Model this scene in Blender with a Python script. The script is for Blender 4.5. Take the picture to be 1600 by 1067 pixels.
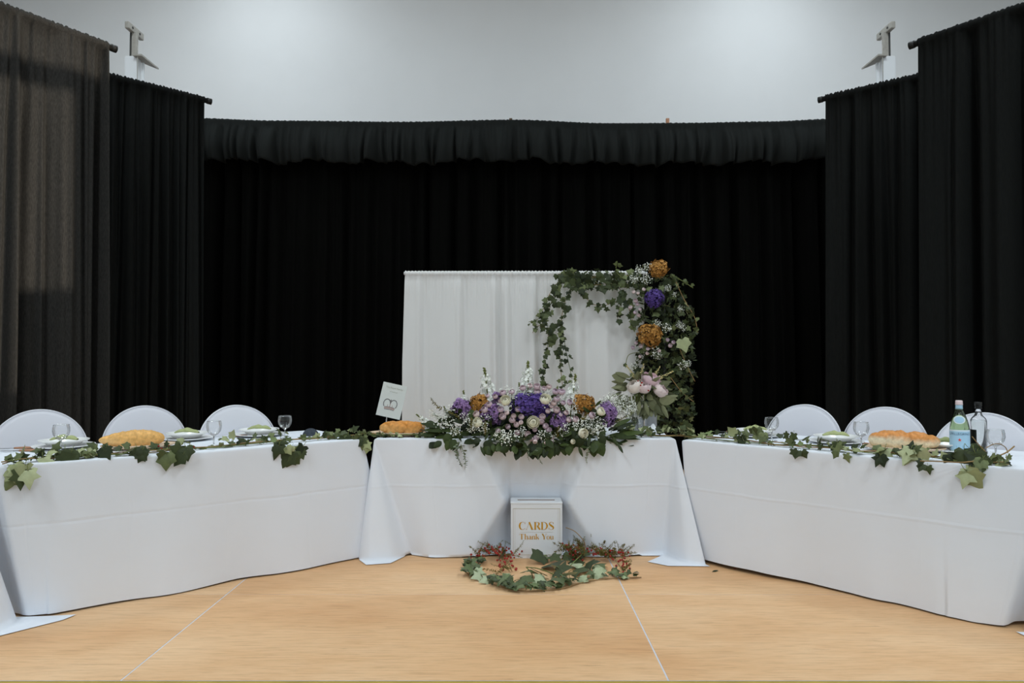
import bpy, bmesh, math, random
from mathutils import Vector, Matrix, Euler, noise

for o in list(bpy.data.objects):
    bpy.data.objects.remove(o)
SC = bpy.context.scene
COL = SC.collection
PI = math.pi
R = math.radians

# ------------------------------------------------------------------ camera
HC, F = 1.22, 1067.0
PITCH = math.atan2(32.0, F)
cam = bpy.data.cameras.new('camera')
cam.sensor_width = 36.0
cam.lens = 36.0 * F / 1600.0
cam.clip_end = 200
cam_o = bpy.data.objects.new('camera', cam)
cam_o.location = (0, 0, HC)
cam_o.rotation_euler = (PI / 2 + PITCH, 0, 0)
COL.objects.link(cam_o)
SC.camera = cam_o

# ------------------------------------------------------------------ light
SC.view_settings.view_transform = 'Standard'
SC.view_settings.look = 'None'
SC.view_settings.gamma = 1.0
SC.view_settings.use_curve_mapping = False
SC.view_settings.exposure = -0.14

world = bpy.data.worlds.new('sky')
SC.world = world
world.use_nodes = True
wn = world.node_tree
wn.nodes.clear()
wo = wn.nodes.new('ShaderNodeOutputWorld')
wb = wn.nodes.new('ShaderNodeBackground')
ws = wn.nodes.new('ShaderNodeTexSky')
ws.sky_type = 'HOSEK_WILKIE'
ws.sun_direction = Vector((1, -.3, .15)).normalized()
ws.turbidity = 3
wb.inputs['Strength'].default_value = 0.25
wn.links.new(ws.outputs[0], wb.inputs['Color'])
wn.links.new(wb.outputs[0], wo.inputs['Surface'])

sun = bpy.data.lights.new('sun', 'SUN')
sun.energy = 4.6
sun.color = (1.0, .90, .76)
sun.angle = R(.5)
sun_o = bpy.data.objects.new('sun', sun)
SUN_D = Vector((-1, .30, -.12)).normalized()
sun_o.rotation_euler = SUN_D.to_track_quat('-Z', 'Y').to_euler()
sun_o.location = (9, 0, 5)
COL.objects.link(sun_o)


def area(x, y, z, sx, sy, power, col=(.83, .935, 1.0), aim=None):
    l = bpy.data.lights.new('ceiling_lamp', 'AREA')
    l.shape = 'RECTANGLE'
    l.size, l.size_y = sx, sy
    l.energy = power
    l.color = col
    o = bpy.data.objects.new('ceiling_lamp', l)
    o.location = (x, y, z)
    if aim:
        o.rotation_euler = (Vector(aim) - Vector((x, y, z))).to_track_quat('-Z', 'Y').to_euler()
    COL.objects.link(o)


CEIL = 7.2
for sx in (-1, 1):
    for y, p in ((-6.5, 112), (-3.5, 112), (-.5, 112), (2.6, 84), (5.6, 92)):
        area(sx * 3.5, y, CEIL - .08, .9, .9, p)
    area(sx * 3.5, 8.3, CEIL - .08, .9, .5, 34)


# ------------------------------------------------------------------ pixel helpers (photo pixel -> point of the place)
def ray(px, py):
    dx, dy = (px - 800) / F, (533.5 - py) / F
    c, s = math.cos(PITCH), math.sin(PITCH)
    return Vector((dx, c - s * dy, s + c * dy))


def gz(px, py, z):
    d = ray(px, py)
    return Vector((0, 0, HC)) + d * ((z - HC) / d.z)


def gy(px, py, y):
    d = ray(px, py)
    return Vector((0, 0, HC)) + d * (y / d.y)


# ------------------------------------------------------------------ materials
def lin(c):
    return tuple(((v / 255) / 12.92 if v / 255 <= .04045 else ((v / 255 + .055) / 1.055) ** 2.4) for v in c)


MATS = {}


def mat(name, rgb, rough=.6, spec=.3, metal=0, trans=0, ior=1.45, noise_amt=0, noise_scale=20, bump=0, bump_scale=60,
        rand=None, back=None, stretch=(1, 1, 1), sub=0, sheen=0, transl=0):
    """rgb: sRGB 0-255; rand: second sRGB colour mixed in per object; back: underside colour"""
    m = bpy.data.materials.new(name)
    m.use_nodes = True
    nt = m.node_tree
    b = nt.nodes['Principled BSDF']
    b.inputs['Roughness'].default_value = rough
    b.inputs['Specular IOR Level'].default_value = spec
    b.inputs['Metallic'].default_value = metal
    b.inputs['Transmission Weight'].default_value = trans
    b.inputs['IOR'].default_value = ior
    if sheen:
        b.inputs['Sheen Weight'].default_value = sheen
    base = lin(rgb) + (1,)
    b.inputs['Base Color'].default_value = base
    N, L = nt.nodes.new, nt.links.new
    cur = None
    tc = N('ShaderNodeTexCoord')
    if rand:
        oi = N('ShaderNodeObjectInfo')
        mx = N('ShaderNodeMix'); mx.data_type = 'RGBA'
        mx.inputs['A'].default_value = base
        mx.inputs['B'].default_value = lin(rand) + (1,)
        L(oi.outputs['Random'], mx.inputs['Factor'])
        cur = mx.outputs['Result']
    if noise_amt:
        mp = N('ShaderNodeMapping'); mp.inputs['Scale'].default_value = stretch
        L(tc.outputs['Object'], mp.inputs['Vector'])
        nz = N('ShaderNodeTexNoise'); nz.inputs['Scale'].default_value = noise_scale
        nz.inputs['Detail'].default_value = 4
        L(mp.outputs[0], nz.inputs['Vector'])
        hs = N('ShaderNodeHueSaturation')
        mr = N('ShaderNodeMapRange')
        mr.inputs['From Min'].default_value = .3; mr.inputs['From Max'].default_value = .7
        mr.inputs['To Min'].default_value = 1 - noise_amt; mr.inputs['To Max'].default_value = 1 + noise_amt
        L(nz.outputs['Fac'], mr.inputs['Value'])
        L(mr.outputs[0], hs.inputs['Value'])
        if cur: L(cur, hs.inputs['Color'])
        else: hs.inputs['Color'].default_value = base
        cur = hs.outputs['Color']
    if back:
        ge = N('ShaderNodeNewGeometry')
        mx = N('ShaderNodeMix'); mx.data_type = 'RGBA'
        if cur: L(cur, mx.inputs['A'])
        else: mx.inputs['A'].default_value = base
        mx.inputs['B'].default_value = lin(back) + (1,)
        L(ge.outputs['Backfacing'], mx.inputs['Factor'])
        cur = mx.outputs['Result']
    if cur:
        L(cur, b.inputs['Base Color'])
    if bump:
        nz = N('ShaderNodeTexNoise'); nz.inputs['Scale'].default_value = bump_scale
        mp = N('ShaderNodeMapping'); mp.inputs['Scale'].default_value = stretch
        L(tc.outputs['Object'], mp.inputs['Vector']); L(mp.outputs[0], nz.inputs['Vector'])
        bp = N('ShaderNodeBump'); bp.inputs['Strength'].default_value = bump
        bp.inputs['Distance'].default_value = .01
        L(nz.outputs['Fac'], bp.inputs['Height']); L(bp.outputs[0], b.inputs['Normal'])
    if transl:
        tr = N('ShaderNodeBsdfTranslucent')
        if cur: L(cur, tr.inputs['Color'])
        else: tr.inputs['Color'].default_value = base
        ms = N('ShaderNodeMixShader'); ms.inputs[0].default_value = transl
        out = nt.nodes['Material Output']
        L(b.outputs[0], ms.inputs[1]); L(tr.outputs[0], ms.inputs[2]); L(ms.outputs[0], out.inputs['Surface'])
    MATS[name] = m
    return m


def cloth_material():
    m = mat('table_linen', (230, 234, 241), rough=.85, spec=.15)
    nt = m.node_tree; N, L = nt.nodes.new, nt.links.new
    b = nt.nodes['Principled BSDF']
    uv = N('ShaderNodeUVMap'); uv.uv_map = 'UV'
    sp = N('ShaderNodeSeparateXYZ'); L(uv.outputs[0], sp.inputs[0])

    def math_(op, a, v=None):
        n = N('ShaderNodeMath'); n.operation = op
        if hasattr(a, 'links'): L(a, n.inputs[0])
        else: n.inputs[0].default_value = a
        if v is not None:
            if hasattr(v, 'links'): L(v, n.inputs[1])
            else: n.inputs[1].default_value = v
        return n.outputs[0]

    def ridge(sock, period, off, w):
        a = math_('ADD', sock, off)
        a = math_('PINGPONG', a, period / 2)
        a = math_('DIVIDE', a, w)
        a = math_('SUBTRACT', 1, a)
        return math_('MAXIMUM', a, 0)
    nz = N('ShaderNodeTexNoise'); nz.inputs['Scale'].default_value = 3.0; nz.inputs['Detail'].default_value = 3
    L(uv.outputs[0], nz.inputs['Vector'])
    wob = math_('MULTIPLY', nz.outputs['Fac'], .03)
    u2 = math_('ADD', sp.outputs[0], wob)
    v2 = math_('ADD', sp.outputs[1], wob)
    r1 = ridge(u2, .47, .1, .010)
    r2 = ridge(v2, .62, .31, .012)
    mk = N('ShaderNodeTexNoise'); mk.inputs['Scale'].default_value = 2.2
    L(uv.outputs[0], mk.inputs['Vector'])
    mask = math_('MULTIPLY', mk.outputs['Fac'], .7)
    h = math_('MULTIPLY', math_('ADD', math_('MULTIPLY', r1, .45), r2), mask)
    n2 = N('ShaderNodeTexNoise'); n2.inputs['Scale'].default_value = 7; n2.inputs['Detail'].default_value = 2
    L(uv.outputs[0], n2.inputs['Vector'])
    h = math_('ADD', h, math_('MULTIPLY', n2.outputs['Fac'], .9))
    bp = N('ShaderNodeBump'); bp.inputs['Strength'].default_value = .27; bp.inputs['Distance'].default_value = .012
    L(h, bp.inputs['Height']); L(bp.outputs[0], b.inputs['Normal'])
    return m


def wood_floor():
    m = mat('plywood', (206, 168, 126), rough=.5, spec=.3)
    nt = m.node_tree; N, L = nt.nodes.new, nt.links.new
    b = nt.nodes['Principled BSDF']
    tc = N('ShaderNodeTexCoord'); oi = N('ShaderNodeObjectInfo')
    ad = N('ShaderNodeVectorMath'); ad.operation = 'ADD'
    cm = N('ShaderNodeCombineXYZ')
    mu = N('ShaderNodeMath'); mu.operation = 'MULTIPLY'; mu.inputs[1].default_value = 37
    L(oi.outputs['Random'], mu.inputs[0])
    for i in range(3): L(mu.outputs[0], cm.inputs[i])
    L(tc.outputs['Object'], ad.inputs[0]); L(cm.outputs[0], ad.inputs[1])

    def nz(scale, st, det=5, rough=.6):
        mp = N('ShaderNodeMapping'); mp.inputs['Scale'].default_value = st
        L(ad.outputs[0], mp.inputs['Vector'])
        n = N('ShaderNodeTexNoise'); n.inputs['Scale'].default_value = scale
        n.inputs['Detail'].default_value = det; n.inputs['Roughness'].default_value = rough
        L(mp.outputs[0], n.inputs['Vector'])
        return n.outputs['Fac']

    def ramp(f, stops):
        r = N('ShaderNodeValToRGB')
        r.color_ramp.elements[0].position, r.color_ramp.elements[0].color = stops[0][0], lin(stops[0][1]) + (1,)
        r.color_ramp.elements[1].position, r.color_ramp.elements[1].color = stops[-1][0], lin(stops[-1][1]) + (1,)
        for p, c in stops[1:-1]:
            e = r.color_ramp.elements.new(p); e.color = lin(c) + (1,)
        L(f, r.inputs[0]); return r.outputs[0]

    def mix(a, b_, f, mode='MIX'):
        x = N('ShaderNodeMix'); x.data_type = 'RGBA'; x.blend_type = mode
        L(a, x.inputs['A']); L(b_, x.inputs['B'])
        if hasattr(f, 'links'): L(f, x.inputs['Factor'])
        else: x.inputs['Factor'].default_value = f
        return x.outputs['Result']
    big = ramp(nz(.9, (.8, 2.2, 1)), [(.3, (216, 166, 118)), (.5, (228, 184, 138)), (.7, (238, 200, 158))])
    grain = ramp(nz(6, (1, 14, 1), 8, .7), [(.3, (188, 172, 158)), (.5, (240, 236, 230)), (.75, (255, 255, 255))])
    c = mix(big, grain, .55, 'MULTIPLY')
    st = nz(7, (.7, 5, 1), 4, .65)
    mr = N('ShaderNodeMapRange'); mr.inputs['From Min'].default_value = .64; mr.inputs['From Max'].default_value = .76
    mr.inputs['To Max'].default_value = .42
    L(st, mr.inputs['Value'])
    dk = N('ShaderNodeRGB'); dk.outputs[0].default_value = lin((140, 104, 74)) + (1,)
    c = mix(c, dk.outputs[0], mr.outputs[0])
    L(c, b.inputs['Base Color'])
    return m


M_CLOTH = cloth_material()
M_PLY = wood_floor()
M_WALL = mat('painted_wall', (236, 236, 236), rough=.9, spec=.1, noise_amt=.015, noise_scale=1.5)
M_CEIL = mat('white_ceiling', (235, 235, 233), rough=.9, spec=.1)
M_HALL = mat('hall_floor_vinyl', (150, 140, 128), rough=.5)
M_ALU = mat('aluminium_edge', (206, 206, 214), rough=.45, spec=.4, noise_amt=.1)
M_YEL = mat('yellow_tape', (222, 190, 50), rough=.6, noise_amt=.25, noise_scale=18)
M_OLIVE = mat('worn_yellow_edge', (172, 146, 66), rough=.6, noise_amt=.2, noise_scale=14, stretch=(.4, 2, 1))
M_BLK = mat('black_drape', (25, 26, 25), rough=.95, spec=.05, noise_amt=.2, noise_scale=160, stretch=(1, 1, .12))
M_BLK2 = mat('black_velour', (9, 9, 8), rough=.95, spec=.03, noise_amt=.2, noise_scale=120, stretch=(1, 1, .1))
M_VAL = mat('black_valance_cloth', (32, 34, 33), rough=.9, spec=.06)
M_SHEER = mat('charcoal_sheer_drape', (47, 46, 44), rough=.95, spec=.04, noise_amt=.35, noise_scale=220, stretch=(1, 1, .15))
M_ROD = mat('dark_pipe', (34, 33, 31), rough=.5, spec=.3)
M_WHITECURT = mat('white_backdrop_voile', (226, 224, 221), rough=.85, spec=.1)
M_CHAIR = mat('white_spandex', (226, 226, 232), rough=.75, spec=.15)
M_STEEL = mat('brushed_steel', (150, 150, 150), rough=.3, metal=1)
M_WPAINT = mat('white_paint', (226, 228, 230), rough=.5)
M_GREYP = mat('grey_bracket_paint', (160, 156, 148), rough=.5, noise_amt=.1)
M_DGREY = mat('dark_grey_steel', (66, 66, 64), rough=.5)
M_GLASS = mat('clear_glass', (255, 255, 255), rough=0, spec=.5, trans=1, ior=1.45)
M_THIN = mat('thin_glass', (255, 255, 255), rough=0)


def thin_glass(m):
    nt = m.node_tree; N, L = nt.nodes.new, nt.links.new
    nt.nodes.remove(nt.nodes['Principled BSDF'])
    fr = N('ShaderNodeFresnel'); fr.inputs['IOR'].default_value = 1.5
    mu = N('ShaderNodeMath'); mu.operation = 'MULTIPLY_ADD'; mu.inputs[1].default_value = .6; mu.inputs[2].default_value = .03; mu.use_clamp = True
    L(fr.outputs[0], mu.inputs[0])
    tr = N('ShaderNodeBsdfTransparent'); tr.inputs[0].default_value = (.985, .99, .99, 1)
    gl = N('ShaderNodeBsdfGlossy'); gl.inputs['Roughness'].default_value = .02
    ms = N('ShaderNodeMixShader')
    L(mu.outputs[0], ms.inputs[0]); L(tr.outputs[0], ms.inputs[1]); L(gl.outputs[0], ms.inputs[2])
    L(ms.outputs[0], nt.nodes['Material Output'].inputs['Surface'])


thin_glass(M_THIN)
M_FROST = mat('frosted_glass', (240, 242, 244), rough=.25, spec=.5, trans=.55, ior=1.45)
M_GREENGL = mat('green_glass', (222, 236, 206), rough=.02, spec=.5, trans=1, ior=1.45)
M_WATER = mat('water', (245, 250, 248), rough=0, trans=1, ior=1.33)
M_CHINA = mat('white_china', (238, 238, 236), rough=.2, spec=.5)
M_NAPK = mat('sage_green_napkin', (176, 182, 130), rough=.8, rand=(158, 168, 118), bump=.3, bump_scale=80)
M_WNAP = mat('white_napkin_cloth', (238, 240, 244), rough=.85)
M_HANDLE = mat('wooden_cutlery_handle', (176, 128, 98), rough=.5, noise_amt=.2, noise_scale=30)
M_BOARD = mat('pale_wooden_platter', (222, 196, 168), rough=.5, noise_amt=.12, noise_scale=25, stretch=(1, 6, 1))
M_CARD = mat('white_card', (214, 216, 210), rough=.7)
M_BOXW = mat('white_card_box', (228, 230, 233), rough=.6)
M_GOLD = mat('gold_foil_print', (204, 148, 26), rough=.45, spec=.4)
M_LINEG = mat('champagne_line_print', (206, 200, 188), rough=.6)
M_SLOT = mat('slot_shadow_card', (112, 74, 44), rough=.8)
M_CRDK = mat('crown_grey_print', (110, 106, 106), rough=.8)
M_CRRS = mat('crown_rose_print', (178, 158, 150), rough=.8)
M_FAINT = mat('faint_sage_print', (172, 174, 158), rough=.8)
M_NAVY = mat('navy_cloth', (58, 64, 72), rough=.85, noise_amt=.25, noise_scale=60)
M_LABEL = mat('pale_blue_paper', (172, 208, 228), rough=.6)
M_LABELW = mat('white_paper', (226, 234, 238), rough=.6)
M_INK = mat('navy_ink', (36, 62, 98), rough=.6)
M_RED = mat('red_star_print', (222, 74, 58), rough=.6)
M_BLUEI = mat('sky_blue_print', (120, 176, 214), rough=.6)
M_CAPW = mat('pale_pink_cap', (226, 206, 206), rough=.5)
M_BLACKL = mat('black_label', (24, 26, 22), rough=.5)
M_BLACKC = mat('black_stopper', (38, 38, 36), rough=.4)
M_IVY = mat('ivy_leaf_green', (62, 72, 40), rough=.5, spec=.3, rand=(124, 134, 90), back=(172, 176, 132), noise_amt=.2, noise_scale=3, transl=.15)
M_IVYD = mat('ivy_leaf_dark', (40, 49, 29), rough=.5, spec=.3, rand=(72, 82, 48), back=(146, 152, 108), noise_amt=.2, noise_scale=3, transl=.1)
M_IVYP = mat('ivy_leaf_pale', (150, 156, 112), rough=.6, spec=.2, rand=(176, 182, 142), back=(120, 134, 88), noise_amt=.12, noise_scale=3)
M_IVYF = mat('ivy_leaf_floor', (46, 56, 32), rough=.45, spec=.4, rand=(106, 120, 78), back=(176, 188, 160), noise_amt=.2, noise_scale=3)
M_IVYFP = mat('ivy_leaf_silver', (184, 192, 160), rough=.6, spec=.2, rand=(156, 168, 128), back=(110, 128, 88), noise_amt=.1, noise_scale=3)
M_LEAF = mat('glossy_leaf', (30, 38, 18), rough=.5, spec=.25, rand=(66, 80, 38), back=(124, 134, 86), noise_amt=.2, noise_scale=4, transl=.1)
M_MOSS = mat('dark_moss', (30, 38, 24), rough=.9, bump=.5, bump_scale=50)
M_EUC = mat('eucalyptus_leaf', (106, 116, 92), rough=.6, rand=(138, 146, 122), noise_amt=.1, noise_scale=5)
M_OLV = mat('grey_green_leaf', (84, 88, 60), rough=.55, rand=(130, 132, 98), back=(150, 156, 128), noise_amt=.15, noise_scale=4)
M_STEM = mat('green_stem', (112, 120, 66), rough=.6)
M_TWIG = mat('brown_twig', (150, 122, 82), rough=.7, noise_amt=.2)
M_HYP = mat('violet_petals', (98, 76, 148), rough=.7, noise_amt=.5, noise_scale=7, transl=.1)
M_HYL = mat('lilac_petals', (150, 118, 166), rough=.7, noise_amt=.5, noise_scale=7, transl=.1)
M_HYG = mat('gold_petals', (178, 128, 62), rough=.6, noise_amt=.6, noise_scale=6)
M_HYPD = mat('violet_gap_shade', (52, 38, 84), rough=.8)  # this and the next: shade between hydrangea florets, painted as a dark colour
M_HYGD = mat('brown_gap_shade', (70, 44, 20), rough=.8)
M_ROSEW = mat('cream_rose_petals', (250, 246, 226), rough=.6, transl=.15)
M_ROSEP = mat('mauve_rose_petals', (216, 194, 206), rough=.6, rand=(232, 210, 206), transl=.1)
M_PEONY = mat('pink_peony_petals', (240, 212, 220), rough=.6, rand=(248, 240, 230), transl=.1)
M_GYP = mat('white_tiny_blossom', (242, 242, 232), rough=.7)
M_STOCK = mat('white_stock_petals', (240, 242, 234), rough=.7, transl=.1)
M_ASTIL = mat('cream_astilbe', (222, 206, 150), rough=.7)
M_CORAL = mat('coral_berry', (224, 96, 84), rough=.4)
M_BERRY = mat('red_berry', (176, 36, 34), rough=.35, spec=.5, rand=(140, 40, 30))
M_SMALLF = mat('small_olive_leaf', (112, 98, 46), rough=.6, noise_amt=.3, noise_scale=8)
M_RIBBON = mat('ivory_ribbon', (226, 222, 212), rough=.5)
M_SPOTD = mat('bracket_brown', (96, 78, 60), rough=.7)


def bread_mat(name, crust, pale, zlo, zhi, nsc=9):
    m = mat(name, crust, rough=.5, spec=.3)
    nt = m.node_tree; N, L = nt.nodes.new, nt.links.new
    b = nt.nodes['Principled BSDF']
    tc = N('ShaderNodeTexCoord'); sp = N('ShaderNodeSeparateXYZ')
    L(tc.outputs['Object'], sp.inputs[0])
    nz = N('ShaderNodeTexNoise'); nz.inputs['Scale'].default_value = nsc; nz.inputs['Detail'].default_value = 4
    L(tc.outputs['Object'], nz.inputs['Vector'])
    m1 = N('ShaderNodeMath'); m1.operation = 'MULTIPLY_ADD'; m1.inputs[1].default_value = .07; m1.inputs[2].default_value = -.035
    L(nz.outputs['Fac'], m1.inputs[0])
    ad = N('ShaderNodeMath'); ad.operation = 'ADD'
    L(sp.outputs[2], ad.inputs[0]); L(m1.outputs[0], ad.inputs[1])
    mr = N('ShaderNodeMapRange'); mr.inputs['From Min'].default_value = zlo; mr.inputs['From Max'].default_value = zhi
    L(ad.outputs[0], mr.inputs['Value'])
    mx = N('ShaderNodeMix'); mx.data_type = 'RGBA'
    mx.inputs['A'].default_value = lin(pale) + (1,)
    mx.inputs['B'].default_value = lin(crust) + (1,)
    L(mr.outputs[0], mx.inputs['Factor'])
    n2 = N('ShaderNodeTexNoise'); n2.inputs['Scale'].default_value = 60; n2.inputs['Detail'].default_value = 3
    L(tc.outputs['Object'], n2.inputs['Vector'])
    hs = N('ShaderNodeHueSaturation'); r2 = N('ShaderNodeMapRange')
    r2.inputs['From Min'].default_value = .3; r2.inputs['From Max'].default_value = .7
    r2.inputs['To Min'].default_value = .78; r2.inputs['To Max'].default_value = 1.15
    L(n2.outputs['Fac'], r2.inputs['Value']); L(r2.outputs[0], hs.inputs['Value']); L(mx.outputs['Result'], hs.inputs['Color'])
    L(hs.outputs[0], b.inputs['Base Color'])
    bp = N('ShaderNodeBump'); bp.inputs['Strength'].default_value = .15; bp.inputs['Distance'].default_value = .003
    L(n2.outputs['Fac'], bp.inputs['Height']); L(bp.outputs[0], b.inputs['Normal'])
    return m


# ------------------------------------------------------------------ mesh helper
class MB:
    def __init__(s):
        s.v, s.f, s.mi, s.uv = [], [], [], {}

    def add(s, vs, fs, mi=0, M=None):
        o = len(s.v)
        s.v += [tuple(M @ Vector(p)) if M else tuple(p) for p in vs]
        for f in fs:
            s.f.append(tuple(i + o for i in f)); s.mi.append(mi)
        return s

    def box(s, c, d, mi=0, M=None):
        x, y, z = c; a, b, h = d[0] / 2, d[1] / 2, d[2] / 2
        vs = [(x + i * a, y + j * b, z + k * h) for k in (-1, 1) for j in (-1, 1) for i in (-1, 1)]
        return s.add(vs, [(0, 2, 3, 1), (4, 5, 7, 6), (0, 1, 5, 4), (2, 6, 7, 3), (0, 4, 6, 2), (1, 3, 7, 5)], mi, M)

    def bbox(s, c, d, r=.005, mi=0, M=None):
        """box with chamfered edges"""
        bm = bmesh.new()
        bmesh.ops.create_cube(bm, size=1)
        for v in bm.verts:
            v.co = Vector((v.co.x * d[0] + c[0], v.co.y * d[1] + c[1], v.co.z * d[2] + c[2]))
        bmesh.ops.bevel(bm, geom=list(bm.edges), offset=r, segments=2, affect='EDGES', profile=.6)
        bm.verts.index_update()
        s.add([v.co.copy() for v in bm.verts], [[v.index for v in f.verts] for f in bm.faces], mi, M)
        bm.free(); return s

    def tube(s, pts, rad, n=6, mi=0, cap=True, M=None):
        pts = [Vector(p) for p in pts]
        if not hasattr(rad, '__len__'): rad = [rad] * len(pts)
        vs, fs = [], []
        up = Vector((0, 0, 1))
        for i, p in enumerate(pts):
            t = (pts[min(i + 1, len(pts) - 1)] - pts[max(i - 1, 0)])
            t = t.normalized() if t.length > 1e-9 else Vector((0, 0, 1))
            a = t.cross(up)
            if a.length < .05: a = t.cross(Vector((0, 1, 0)))
            a.normalize(); b = a.cross(t)
            for k in range(n):
                w = 2 * PI * k / n
                vs.append(p + (a * math.cos(w) + b * math.sin(w)) * rad[i])
        for i in range(len(pts) - 1):
            for k in range(n):
                fs.append((i * n + k, i * n + (k + 1) % n, (i + 1) * n + (k + 1) % n, (i + 1) * n + k))
        if cap:
            fs.append(tuple(range(n))[::-1]); fs.append(tuple(range((len(pts) - 1) * n, len(pts) * n)))
        return s.add(vs, fs, mi, M)

    def lathe(s, prof, n=32, mi=0, M=None):
        vs, fs = [], []
        m = len(prof)
        for i in range(n):
            w = 2 * PI * i / n
            for r, z in prof: vs.append((r * math.cos(w), r * math.sin(w), z))
        for i in range(n):
            j = (i + 1) % n
            for k in range(m - 1):
                fs.append((i * m + k, j * m + k, j * m + k + 1, i * m + k + 1))
        return s.add(vs, fs, mi, M)

    def grid(s, fn, nu, nv, mi=0, M=None, close_u=False):
        vs = [fn(u / (nu if close_u else nu - 1), v / (nv - 1)) for v in range(nv) for u in range(nu)]
        fs = []
        for v in range(nv - 1):
            for u in range(nu if close_u else nu - 1):
                w = (u + 1) % nu
                fs.append((v * nu + u, v * nu + w, (v + 1) * nu + w, (v + 1) * nu + u))
        return s.add(vs, fs, mi, M)

    def stroke(s, pts, wid, z=0, mi=0, M=None):
        """flat pen stroke in the XZ plane facing -Y"""
        vs, fs = [], []
        n = len(pts)
        for i in range(n):
            a, b = pts[max(i - 1, 0)], pts[min(i + 1, n - 1)]
            dx, dy = b[0] - a[0], b[1] - a[1]
            l = math.hypot(dx, dy) or 1
            nx, ny = -dy / l, dx / l
            w = wid[i] / 2
            vs += [(pts[i][0] + nx * w, z, pts[i][1] + ny * w), (pts[i][0] - nx * w, z, pts[i][1] - ny * w)]
        for i in range(n - 1):
            fs.append((2 * i, 2 * i + 1, 2 * i + 3, 2 * i + 2))
        return s.add(vs, fs, mi, M)

    def mesh(s, name, mats, smooth=True):
        me = bpy.data.meshes.new(name)
        me.from_pydata(s.v, [], s.f)
        for m in (mats if isinstance(mats, (list, tuple)) else [mats]): me.materials.append(m)
        me.polygons.foreach_set('material_index', s.mi)
        me.polygons.foreach_set('use_smooth', [smooth] * len(s.f))
        me.validate(); me.update()
        return me

    def build(s, name, mats, parent=None, smooth=True, loc=None, kind=None):
        return link(name, s.mesh(name, mats, smooth), parent, Matrix.Translation(loc) if loc is not None else None, kind)


def link(name, me, parent=None, M=None, kind=None):
    o = bpy.data.objects.new(name, me)
    COL.objects.link(o)
    if parent: o.parent = parent
    if M is not None: o.matrix_basis = M
    if kind: o['kind'] = kind
    return o


def tag(o, label, cat, group=None):
    o['label'] = label; o['category'] = cat
    if group: o['group'] = group
    return o


def thing(name, label, cat, loc=(0, 0, 0), rz=0, group=None):
    o = bpy.data.objects.new(name, None)
    o.empty_display_size = .1
    COL.objects.link(o)
    o.location = loc; o.rotation_euler = (0, 0, rz)
    return tag(o, label, cat, group)


def struct(o):
    o['kind'] = 'structure'
    return o


def autosmooth(me, ang=40):
    try:
        me.set_sharp_from_angle(angle=R(ang))
    except Exception:
        pass


def basis(pos, fwd, nrm, size):
    """matrix whose local Y is fwd, local Z about nrm"""
    f = Vector(fwd).normalized()
    n = Vector(nrm) - f * Vector(nrm).dot(f)
    if n.length < 1e-4: n = f.orthogonal()
    n.normalize()
    x = f.cross(n)
    s = (size, size, size) if not hasattr(size, '__len__') else size
    m = Matrix(((x.x * s[0], f.x * s[1], n.x * s[2], pos[0]), (x.y * s[0], f.y * s[1], n.y * s[2], pos[1]),
                (x.z * s[0], f.z * s[1], n.z * s[2], pos[2]), (0, 0, 0, 1)))
    return m


def crom(pts, k=8):
    """Catmull-Rom through points"""
    P = [Vector(p) for p in pts]
    out = []
    for i in range(len(P) - 1):
        a, b, c, d = P[max(i - 1, 0)], P[i], P[i + 1], P[min(i + 2, len(P) - 1)]
        for j in range(k):
            t = j / k
            out.append(.5 * ((2 * b) + (c - a) * t + (2 * a - 5 * b + 4 * c - d) * t * t + (3 * b - a - 3 * c + d) * t ** 3))
    out.append(P[-1])
    return out


# ------------------------------------------------------------------ the room
STAGE_F, STAGE_B = 2.655, 9.55
XS = [-5.7, -3.6, -1.5, .6, 2.7, 4.8]
YS = [STAGE_F, 3.625, 4.605, 5.585, 6.565, 7.545, 8.525, 9.505]
floor = struct(MB().box((-.45, (STAGE_F + STAGE_B) / 2, -.3012), (10.56, STAGE_B - STAGE_F, .6)).build('floor', M_ALU, smooth=False))
for i in range(len(XS) - 1):
    for j in range(len(YS) - 1):
        x0, x1, y0, y1 = XS[i] + .0035, XS[i + 1] - .0035, YS[j] + .002, YS[j + 1] - .002
        cx, cy = (x0 + x1) / 2, (y0 + y1) / 2
        MB().bbox((0, 0, 0), (x1 - x0, y1 - y0, .012), .0012).build('panel', M_PLY, floor, smooth=False, loc=(cx, cy, -.006))
tr = struct(MB().bbox((-.45, 2.635, -.02), (10.56, .036, .038), .002).build('trim_1', M_OLIVE, smooth=False))
MB().bbox((-.45, 2.606, -.021), (10.56, .022, .036), .002).build('tape', M_YEL, tr, smooth=False)
WX, WB, WF = 7.6, 9.75, -10.0
struct(MB().box((0, (WB + WF) / 2, -.66), (2 * WX, WB - WF, .1)).build('floor', M_HALL, smooth=False))
struct(MB().box((0, WB + .1, 3.2), (2 * WX + .4, .2, 8.2)).build('wall_back', M_WALL, smooth=False))
struct(MB().box((0, WF - .1, 3.2), (2 * WX + .4, .2, 8.2)).build('wall_front', M_WALL, smooth=False))
struct(MB().box((-WX - .1, (WB + WF) / 2, 3.2), (.2, WB - WF, 8.2)).build('wall_left', M_WALL, smooth=False))
struct(MB().box((0, (WB + WF) / 2, CEIL + .1), (2 * WX + .4, WB - WF + .4, .2)).build('ceiling', M_CEIL, smooth=False))


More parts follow.
